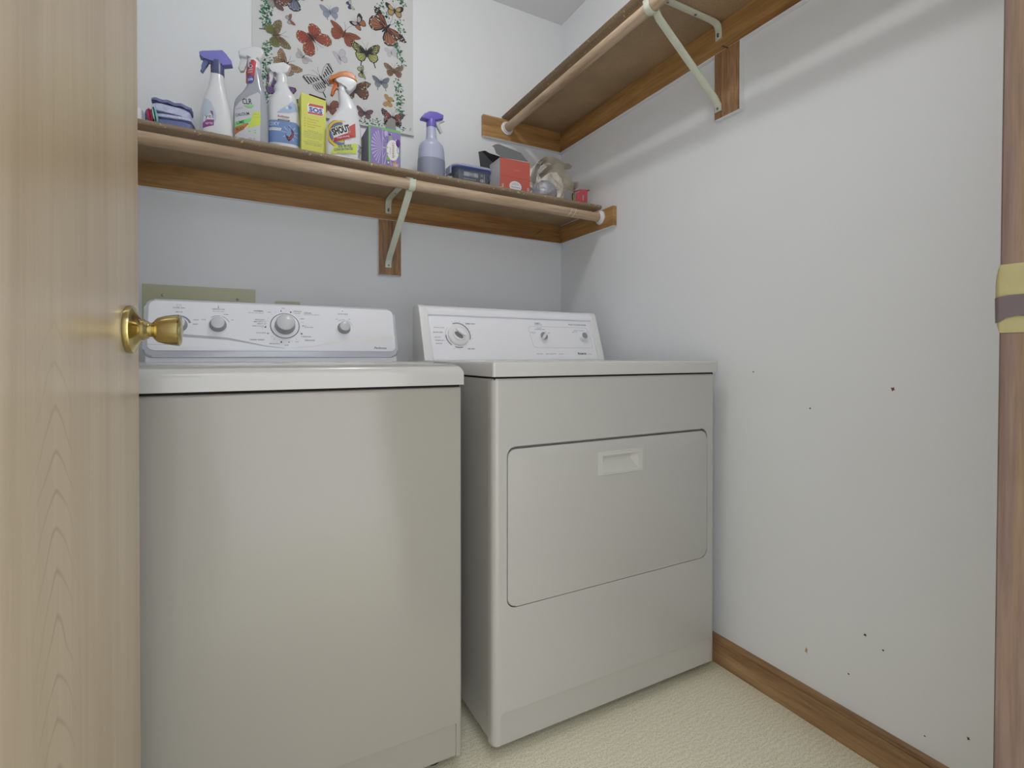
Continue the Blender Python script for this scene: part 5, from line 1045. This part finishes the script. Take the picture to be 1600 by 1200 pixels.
pr.ell(0.026, 0.068, 0.0205, 0.034, LW, lift=5, n=28)
pr.text('Lemonade', 0.0290, 0.068, mat('carton_ochre', (150, 122, 84), .5), width=0.050, height=0.0105, rot=R(-90), bold=0.01, lift=6); pr.text('& blackberry', 0.0175, 0.064, mat('carton_violet_ink', (96, 70, 140), .5), width=0.024, rot=R(-90), lift=6)
pr.ell(0.0440, 0.094, 0.0070, 0.0135, mat('carton_grape', (92, 48, 140), .5), lift=5); pr.ell(0.0165, 0.118, 0.0045, 0.0035, mat('carton_grape', (92, 48, 140), .5), rot=-.6, lift=6)
pr.ell(0.0185, 0.108, 0.0050, 0.0050, mat('carton_green', (130, 176, 62), .5), rot=.5, lift=6); pr.ell(0.0100, 0.038, 0.0052, 0.0052, mat('carton_green', (130, 176, 62), .5), lift=6)
pr.ell(0.0060, 0.075, 0.0045, 0.0022, mat('carton_green', (130, 176, 62), .5), rot=-.5, lift=6); pr.ell(0.0080, 0.055, 0.0035, 0.0025, mat('carton_green', (130, 176, 62), .5), lift=6); pr.ell(0.0480, 0.055, 0.0025, 0.007, mat('carton_green', (130, 176, 62), .5), lift=6)
pr.path([(0.0455 + 0.005 * math.cos(R(a)), 0.071 + 0.011 * math.sin(R(a))) for a in range(40, 330, 20)], 0.0016, BB, 7)
pr.path([(0.0105 + 0.006 * math.cos(R(a)), 0.026 + 0.0068 * math.sin(R(a))) for a in range(0, 361, 30)], 0.0014, mat('carton_teal', (88, 128, 124), .5), 7); pr.ell(0.0115, 0.0255, 0.0028, 0.0032, LW, lift=7)
pr.poly([(0.026, 0.015), (0.044, 0.013), (0.045, 0.026), (0.037, 0.026), (0.037, 0.036), (0.033, 0.036), (0.033, 0.026), (0.026, 0.028)], mat('carton_amber', (206, 160, 96), .5), 6); pr.poly([(0.0335, 0.017), (0.042, 0.016), (0.042, 0.024), (0.0335, 0.024)], PL, 7)
put('front_print', pr, lambda u, v, w_: Vector((u, -w_, v)), db, unit=0.0001, base=0.0002, local=True)
pr = Print(); pr.poly([(0.0, 0.0), (0.006, 0.0), (0.006, 0.1365), (0.0, 0.1365)], LIM, 1)
pr.poly([(0.070, 0.004), (0.108, 0.004), (0.108, 0.130), (0.070, 0.130)], GC, 1); pr.poly([(0.010, 0.004), (0.014, 0.004), (0.014, 0.132), (0.010, 0.132)], PL, 1)
for k in range(4): pr.line((0.015, 0.03 + 0.03 * k), (0.068, 0.012 + 0.036 * k), 0.002, PU, 1)
put('side_print', pr, lambda u, v, w_: Vector((-0.0525 - w_, u, v)), db, unit=0.0001, base=0.0002, local=True)

# grey tapered scraper blade standing behind the carton
bm = B(); pts = MISC['tongue']; zt_ = ZL(0.48)
tp = [(pts[0][0] - 0.001, zt_ + 0.001)] + pts[:1] + pts[1:5] + pts[5:] + [(pts[5][0] + 0.001, zt_ + 0.001)]
prism(bm, tp, XZ(1.802), 0, 0.004, 0.0008, 1)
setp(obj('card_strip', bm, mat('grey_card', (138, 138, 138), 0.7), origin=(0.48, 1.80, zt_)), 'flat grey tapered card strip standing behind the purple drink carton', 'card')

# ------------------------------------------------------------ sponges and scrubbers at the left end of the shelf
def sponge(name, label, cx, cy, z, lx, ly, lz, rz, m_body, m_top=None, tilt=(0, 0), wav=0.0, group=None):
    t = thing(name, label, 'sponge', (cx, cy, z), rot=(R(tilt[0]), R(tilt[1]), R(rz)))
    def slabm(z0, z1, grow_, w_, seed):
        bm = B(); nx, ny = 16, 8; top = []; bot = []
        for j in range(ny + 1):
            ra, rb = [], []
            for i in range(nx + 1):
                u = (i / nx - .5); v = (j / ny - .5); x = u * lx * grow_; y = v * ly * grow_
                rx = 1 - 0.06 * abs(2 * v) ** 4; x *= rx; y *= 1 - 0.10 * abs(2 * u) ** 4
                e = w_ * (math.sin(u * 19 + seed) + 0.5 * math.sin(v * 13 + seed * 2)) + 0.0012 * noise.noise(Vector((x * 90, y * 90, seed)))
                fall = 0.25 * (z1 - z0) * (abs(2 * u) ** 6 + abs(2 * v) ** 6)
                ra.append(bm.verts.new((x, y, z1 + e - fall))); rb.append(bm.verts.new((x, y, z0 + e * (1 if z0 > 0 else 0))))
            top.append(ra); bot.append(rb)
        for j in range(ny):
            for i in range(nx):
                bm.faces.new([top[j][i], top[j][i + 1], top[j + 1][i + 1], top[j + 1][i]]); bm.faces.new([bot[j][i], bot[j + 1][i], bot[j + 1][i + 1], bot[j][i + 1]])
        for i in range(nx): bm.faces.new([top[0][i], bot[0][i], bot[0][i + 1], top[0][i + 1]]); bm.faces.new([top[ny][i], top[ny][i + 1], bot[ny][i + 1], bot[ny][i]])
        for j in range(ny): bm.faces.new([top[j][0], top[j + 1][0], bot[j + 1][0], bot[j][0]]); bm.faces.new([top[j][nx], bot[j][nx], bot[j + 1][nx], top[j + 1][nx]])
        return bm
    obj('foam', slabm(0, lz * (0.72 if m_top else 1), 1, 0.0, 1), m_body, t, smooth=True, local=True)
    if m_top: obj('scrub_pad', slabm(lz * 0.72, lz, 1.06, wav, 3), m_top, t, smooth=True, local=True, label='rippled darker scrub layer')
    return t
SPB = mat('sponge_periwinkle', (190, 196, 224), 0.95, bump=1.0, bscale=260, var=0.12, vscale=120); SPD = mat('sponge_navy', (112, 122, 170), 0.95, bump=1.0, bscale=260, var=0.15, vscale=120)
SPT = mat('scrub_slate', (118, 126, 168), 0.95, bump=1.0, bscale=400, var=0.1, vscale=90)
sponge('sponge', 'dark blue sponge lying flat on the shelf under the rippled pale one', -0.152, 1.692, ZL(-0.15), 0.088, 0.062, 0.037, -6, SPD, SPB)
sponge('sponge', 'pale blue sponge with a rippled slate scrub layer, on top of the dark one', -0.158, 1.688, ZL(-0.15) + 0.0385, 0.088, 0.060, 0.034, -4, SPB, SPT, tilt=(0, 6), wav=0.0016)
sponge('sponge', 'small slate blue sponge behind the red scrubber at the left shelf end', -0.205, 1.715, ZL(-0.2), 0.032, 0.05, 0.056, 0, SPD)
def pad(name, label, m, cx, cy, rx, h, lean):
    bm = B(); z0 = ZL(cx)
    for k in range(2): pass
    prism(bm, [(cx + rx * math.cos(a) + lean * (1 + math.sin(a)) * .5, z0 + h / 2 + h / 2 * math.sin(a)) for a in (2 * math.pi * k / 16 for k in range(16))], XZ(cy), -0.012, 0.012, 0.004, 3)
    return setp(obj(name, bm, m, smooth=True, origin=(cx, cy, z0)), label, 'scrubber')
pad('scrubber', 'small red scrubber pad between the slate sponge and the teal one', mat('red_scrub', (190, 52, 88), 0.8, bump=0.6, bscale=300), -0.2000, 1.665, 0.0065, 0.040, -0.006)
pad('scrubber', 'small teal scrubber pad leaning against the pale blue sponge', mat('teal_scrub', (136, 190, 188), 0.8, bump=0.6, bscale=300), -0.1880, 1.655, 0.0055, 0.043, -0.007)
bm = B(); lathe(bm, [(0, 0), (0.0105, 0.0), (0.011, 0.004), (0.011, 0.036), (0.0095, 0.045), (0.006, 0.050), (0, 0.0515)], lambda a, b, h: Vector((-0.2335 + a, 1.70 + b, ZL(-0.23) + h)), 24)
setp(obj('bottle_cap', bm, WPLASTIC2, smooth=True, origin=(-0.2335, 1.70, ZL(-0.23))), 'small white round-topped cap at the far left end of the lower shelf', 'cap')

# ------------------------------------------------------------ food tub with blue seal
tb = thing('food_tub', 'clear lidded plastic tub with a blue seal and a black packet inside', 'tub', (0.742, 1.718, ZL(0.742)), R(0))
CL = mat('clear_tub_plastic', (190, 202, 228), 0.12, alpha=0.16); SEAL = mat('blue_seal', (60, 78, 156), 0.35); LIDM = mat('tub_lid', (176, 186, 212), 0.3, trans=0.25)
bm = B(); rr0 = rrect(0, 0, 0.122, 0.085, 0.016, 5); rr1 = rrect(0, 0, 0.138, 0.098, 0.020, 5); rr00 = rrect(0, 0, 0.108, 0.072, 0.012, 5)
rings = [[bm.verts.new((x, y, z)) for x, y in r] for r, z in ((rr00, 0.0), (rr0, 0.004), (rr1, 0.053), (rrect(0, 0, 0.144, 0.104, 0.022, 5), 0.054))]
for a, b_ in zip(rings, rings[1:]):
    n_ = len(a)
    for i in range(n_): bm.faces.new([a[i], a[(i + 1) % n_], b_[(i + 1) % n_], b_[i]])
bm.faces.new(rings[0][::-1]); obj('tub_body', bm, CL, tb, smooth=True, local=True)
bm = B(); prism(bm, rrect(0, 0, 0.147, 0.107, 0.023, 6), XYZ, 0.0545, 0.0590, 0.001, 2); obj('seal', bm, SEAL, tb, smooth=True, local=True, label='blue silicone seal')
bm = B(); prism(bm, rrect(0, 0, 0.152, 0.112, 0.025, 6), XYZ, 0.0590, 0.0665, 0.003, 3); prism(bm, rrect(0, 0, 0.118, 0.080, 0.018, 6), XYZ, 0.066, 0.0695, 0.001, 2); obj('lid', bm, LIDM, tb, smooth=True, local=True)
bm = B(); prism(bm, rrect(0.018, 0, 0.10, 0.07, 0.02, 5), XYZ, 0.0665, 0.0680, 0.0004, 1); obj('lid_tint', bm, mat('pale_green_plastic', (172, 204, 184), 0.35), tb, smooth=True, local=True, label='pale green patch on the lid')
for sx in (-1, 1):
    bm = B(); box(bm, (sx * 0.0775 - 0.003, -0.022, 0.038), (sx * 0.0775 + 0.003, 0.022, 0.066), 0.001, 1); obj('clip', bm, LIDM, tb, local=True)
bm = B(); box(bm, (-0.054, -0.038, 0.006), (0.056, 0.026, 0.0515), 0.002, 2)
pk = setp(obj('foil_packet', bm, mat('black_packet', (48, 50, 58), 0.45), smooth=True), 'flat black printed packet inside the clear blue-sealed tub', 'packet')
pk.matrix_world = MW[tb.name].copy(); MW[pk.name] = MW[tb.name].copy()
pr = Print(); GW = mat('packet_silver', (170, 172, 176), .4)
pr.poly([(-0.036, 0.025), (0.020, 0.025), (0.020, 0.037), (-0.036, 0.037)], GW, 1); pr.poly([(-0.014, 0.025), (0.004, 0.025), (0.004, 0.037), (-0.014, 0.037)], mat('packet_mauve', (136, 120, 122), .4), 2)
pr.text('PORTABLE SSD', -0.010, 0.032, LW, width=0.046, lift=3, bold=0.01); pr.text('Read this first before use', -0.012, 0.017, LW, width=0.046, height=0.003, lift=3)
pr.text('10', 0.034, 0.033, LW, height=0.008, lift=3); pr.text('CE', 0.034, 0.018, LW, height=0.008, bold=0.03, lift=3); pr.text('IIIIIIIIII', 0.044, 0.026, LW, width=0.022, rot=R(90), height=0.004, lift=3)
put('label', pr, lambda u, v, w_: Vector((u + 0.001, -0.038 - w_, v * 1.22 + 0.001)), pk, unit=0.0001, base=0.0002, local=True)

# ------------------------------------------------------------ red carton with grey flap, black tray behind
rc = thing('red_carton', 'open red cardboard carton with a grey flap up and a white oval label', 'box', (0.9255, 1.70, ZL(0.925)), 0)
REDC = mat('red_card', (188, 94, 82), 0.6); CARDS = mat('white_grey_card', (188, 186, 190), 0.6); FLP = mat('grey_card_inside', (108, 111, 112), 0.8)
Hc = 1.6785 - ZL(0.925)
bm = B(); x0, x1, yd = -0.0640, 0.0640, 0.088
box(bm, (x0, 0, 0), (x1, 0.0012, Hc)); obj('front_panel', bm, REDC, rc, local=True, label='red front panel')
bm = B(); box(bm, (x0, 0.0012, 0), (x0 + 0.0012, yd, Hc)); box(bm, (x1 - 0.0012, 0.0012, 0), (x1, yd, Hc)); box(bm, (x0, yd, 0), (x1, yd + 0.0012, Hc)); box(bm, (x0, 0, 0.0), (x1, yd, 0.001)); obj('side_panel', bm, CARDS, rc, local=True, label='pale grey sides')
fl = [(x - 0.9255, z - ZL(0.925)) for x, z in MISC['flap']]
bm = B(); zz0 = Hc
prism(bm, fl, lambda u, v, w_: Vector((u, 0.0015 + max(0, (v - zz0)) * 0.15 + w_, v)), 0, 0.0011); obj('flap', bm, FLP, rc, local=True, label='grey serrated lid flap standing up')
pr = Print(); RDK = mat('red_card_crease', (132, 52, 48), .6)
pr.line((x0, 0.068), (x1, 0.0655), 0.0009, RDK, 1)
pr.ell(0.002, 0.034, 0.0275, 0.0205, mat('label_navy', (70, 84, 150), .5), lift=2, n=30); pr.ell(0.0008, 0.034, 0.0262, 0.0200, LW, lift=3, n=30)
pr.text('Dining Flex', 0.001, 0.031, BB, width=0.040, height=0.0065, rot=math.pi - 0.02, lift=4, bold=0.01); pr.text('extra strong', 0.001, 0.0410, INK, width=0.030, rot=math.pi, lift=4); pr.text('premium', 0.001, 0.046, INK, width=0.022, rot=math.pi, lift=4)
pr.ell(0.003, 0.0185, 0.008, 0.0035, BB, lift=4)
pr.text('TALL', -0.0545, 0.026, LW, width=0.026, height=0.0085, rot=R(90), lift=3, bold=0.02); pr.text('BAGS', 0.0555, 0.024, LW, width=0.026, height=0.0085, rot=R(90), lift=3, bold=0.02); pr.text('scented', 0.006, 0.096, mat('label_faint', (214, 150, 140), .5), width=0.022, lift=3)
put('label', pr, lambda u, v, w_: Vector((u, -w_, v)), rc, unit=0.0001, base=0.0002, local=True)
bt = thing('black_tray', 'folded black plastic tray standing behind the tub and the red carton', 'tray', (0.868, 1.83, ZL(0.87)))
bm = B(); zt_ = ZL(0.87); pts = MISC['blackthing']
fb = MISC['blackthing']; bb = MISC['blackback']
prism(bm, bb[:4] + [(bb[4][0], zt_ + 0.0005), (bb[5][0], zt_ + 0.0005)], XZ(1.82), 0, 0.003, 0.0006, 1); obj('tray_back', bm, mat('black_plastic', (34, 36, 44), 0.25), bt)
bm = B(); prism(bm, fb[:3] + [(fb[3][0], zt_ + 0.0005), (fb[4][0], zt_ + 0.0005)], XZ(1.80), 0, 0.003, 0.0006, 1); obj('tray_front', bm, mat('dark_green_grey_plastic', (66, 74, 74), 0.35), bt)
bm = B(); box(bm, (0.850, 1.803, zt_ + 0.0005), (0.905, 1.820, zt_ + 0.004)); obj('tray_floor', bm, mat('black_plastic', (34, 36, 44), 0.25), bt)
bm = B(); tube(bm, [(fb[0][0], 1.801, fb[0][1]), (fb[1][0], 1.803, fb[1][1]), (bb[1][0], 1.8215, bb[1][1]), (bb[2][0], 1.8215, bb[2][1]), (bb[3][0], 1.8215, bb[3][1])], 0.0022, 8); obj('tray_rim', bm, mat('black_plastic', (34, 36, 44), 0.25), bt, smooth=True)

# ------------------------------------------------------------ crumpled plastic bag
BAG = mat('beige_film', (240, 236, 228), 0.22, coat=0.6); BAGI = mat('grey_film', (158, 160, 168), 0.28, coat=0.3)
bg = thing('plastic_bag', 'crumpled beige plastic carrier bag near the right end of the lower shelf', 'bag', (1.115, 1.79, ZL(1.115)))
def crumple(center, rad, sub, amp, freq, seed, zfloor, squash=1.0):
    bm = B(); bmesh.ops.create_icosphere(bm, subdivisions=sub, radius=1.0)
    c = Vector(center)
    for v in bm.verts:
        n = v.co.normalized(); sd = Vector((seed, seed * 1.7, -seed))
        a = noise.noise(n * freq + sd); a2 = noise.noise(n * freq * 2.3 + sd * 2); a3 = noise.noise(n * freq * 5 + sd * 3)
        r = 1 + amp * (1 - 2.6 * abs(a)) + amp * 0.55 * (1 - 2.6 * abs(a2)) + amp * 0.22 * (1 - 2.4 * abs(a3))
        p = Vector((n.x * rad[0], n.y * rad[1], n.z * rad[2])) * r + c
        if p.z < zfloor + 0.0005: p.z = zfloor + 0.0005 + 0.0
        v.co = p
    return bm
zf = ZL(1.115)
def flatten(o):
    for p in o.data.polygons: p.use_smooth = False
    return o
def crease(center, rad, sub, freq, amp, seed, zfloor):
    """a ball of film with flat facets between sharp creases"""
    bm = B(); bmesh.ops.create_icosphere(bm, subdivisions=sub, radius=1.0); c = Vector(center)
    for v in bm.verts:
        n = v.co.normalized(); q = n * freq + Vector((seed, -seed, seed * 2)) + 0.35 * noise.noise_vector(n * 2.2)
        d, _ = noise.voronoi(q); d2, _ = noise.voronoi(q * 2.3 + Vector((5, 1, 2)))
        k = 1 + amp * (0.5 - 1.5 * (d[1] - d[0])) + amp * 0.5 * (0.5 - 1.4 * (d2[1] - d2[0])) + 0.10 * noise.noise(n * 1.6 + Vector((seed, 0, 0)))
        p = Vector((n.x * rad[0], n.y * rad[1], n.z * rad[2])) * k + c; p.z = max(p.z, zfloor + 0.0005); v.co = p
    return bm
obj('bag_body', crease((1.122, 1.792, zf + 0.096), (0.076, 0.070, 0.092), 6, 2.0, 0.20, 3.3, zf), BAG, bg, smooth=True)
obj('inner_bag', crease((1.074, 1.728, zf + 0.042), (0.046, 0.040, 0.044), 5, 1.4, 0.14, 8.1, zf), BAGI, bg, smooth=True, label='grey film bag showing inside')
def sheetfold(path, width, name, seed, plies=4):
    """a gathered strip of film: pleated across its width, following a path"""
    bm = B(); path = [Vector(p) for p in path]; pts = []
    for i in range(len(path) - 1):
        p0 = path[max(0, i - 1)]; p1 = path[i]; p2 = path[i + 1]; p3 = path[min(len(path) - 1, i + 2)]
        for k in range(10):
            t = k / 10; pts.append(0.5 * ((2 * p1) + (-p0 + p2) * t + (2 * p0 - 5 * p1 + 4 * p2 - p3) * t * t + (-p0 + 3 * p1 - 3 * p2 + p3) * t ** 3))
    pts.append(path[-1]); M_ = plies * 4; rows_ = []
    for i, p in enumerate(pts):
        d = (pts[min(i + 1, len(pts) - 1)] - pts[max(i - 1, 0)]).normalized(); out = Vector((0, -1, 0.15)); s_ = d.cross(out).normalized(); t_ = s_.cross(d).normalized(); t_ = -t_ if t_.dot(Vector((0, -1, -0.2))) < 0 else t_
        f = i / (len(pts) - 1); wd = width * (0.75 + 0.35 * math.sin(f * 3.1) + 0.25 * noise.noise(Vector((f * 5, seed, 0))))
        row = []
        for k in range(M_ + 1):
            u = k / M_ * 2 - 1; arch = 0.50 * wd * (1 - u * u)
            z = arch + 0.0085 * (1 if k % 2 else -1) * (0.25 + 1.3 * abs(noise.noise(Vector((k * 0.9, f * 6, seed))))) + 0.014 * noise.noise(Vector((u * 3, f * 11, seed + 3)))
            q = p + s_ * wd * u * (1 + 0.08 * noise.noise(Vector((f * 14, k, seed)))) + t_ * z; q.z = max(q.z, zf + 0.001); row.append(bm.verts.new(q))
        rows_.append(row)
    for a_, b_ in zip(rows_, rows_[1:]):
        for k in range(M_): bm.faces.new([a_[k], a_[k + 1], b_[k + 1], b_[k]])
    bmesh.ops.solidify(bm, geom=bm.faces[:], thickness=0.0006)
    return obj(name, bm, BAG, bg)
sheetfold([(1.028, 1.75, 1.625), (1.034, 1.728, 1.675), (1.062, 1.715, 1.706), (1.105, 1.708, 1.708), (1.150, 1.708, 1.700), (1.185, 1.715, 1.702)], 0.0110, 'handle', 1.0, 5)
sheetfold([(1.040, 1.712, 1.640), (1.075, 1.690, 1.668), (1.110, 1.682, 1.662), (1.140, 1.680, 1.640), (1.160, 1.684, 1.620), (1.182, 1.690, 1.612), (1.198, 1.690, 1.634)], 0.0125, 'handle', 2.4, 5)
# red hang-tab holder
rh = thing('red_holder', 'small red plastic holder with a hang slot at the right end of the lower shelf', 'holder', (1.240, 1.72, ZL(1.24)))
REDP = mat('red_plastic', (196, 76, 88), 0.3, coat=0.3); zf = ZL(1.24)
bm = B(); pts = [(1.2290, zf), (1.2640, zf), (1.2660, 1.621), (1.2290, 1.6165)]
prism(bm, pts, XZ(1.705), 0, 0.0022, 0.0006, 1); prism(bm, [(1.2630, 1.6195), (1.2730, 1.6205), (1.2730, 1.6165), (1.2640, 1.6160)], XZ(1.700), 0, 0.012); obj('back_plate', bm, REDP, rh)
bm = B(); prism(bm, [(1.198, zf), (1.236, zf), (1.236, 1.606), (1.222, 1.603), (1.204, 1.592)], XZ(1.698), 0, 0.0020, 0.0006, 1); prism(bm, [(1.1985, 1.598), (1.2290, 1.612), (1.2290, 1.6165), (1.1985, 1.606)], XZ(1.700), 0, 0.010); obj('pocket', bm, REDP, rh)
bm = B(); prism(bm, [(1.2400, 1.572), (1.2440, 1.574), (1.2450, 1.584), (1.2485, 1.590), (1.2455, 1.596), (1.2405, 1.598)], XZ(1.7040), 0, 0.0012); obj('hang_slot', bm, mat('slot_grey', (176, 178, 178), 0.8), rh)
bm = B(); box(bm, (1.189, 1.700, zf), (1.1975, 1.708, 1.594), 0.001, 1); obj('insert', bm, mat('dark_insert', (40, 52, 36), 0.5), rh, label='dark green insert'); bm = B(); box(bm, (1.1905, 1.6985, zf + 0.012), (1.1940, 1.7002, 1.590)); obj('insert_stripe', bm, mat('insert_yellow', (186, 172, 70), 0.5), rh)

# ------------------------------------------------------------ ceiling lamp of the room (above the picture)
cl = thing('ceiling_lamp', 'round white ceiling lamp holder above the machines', 'ceiling lamp', (0.50, 0.98, H))
bm = B(); lathe(bm, [(0, H), (0.06, H), (0.06, H - 0.012), (0.035, H - 0.035), (0.022, H - 0.045), (0, H - 0.045)], lambda a, b, h: Vector((0.50 + a, 0.98 + b, h)), 32); obj('lamp_base', bm, WPLASTIC2, cl, smooth=True)
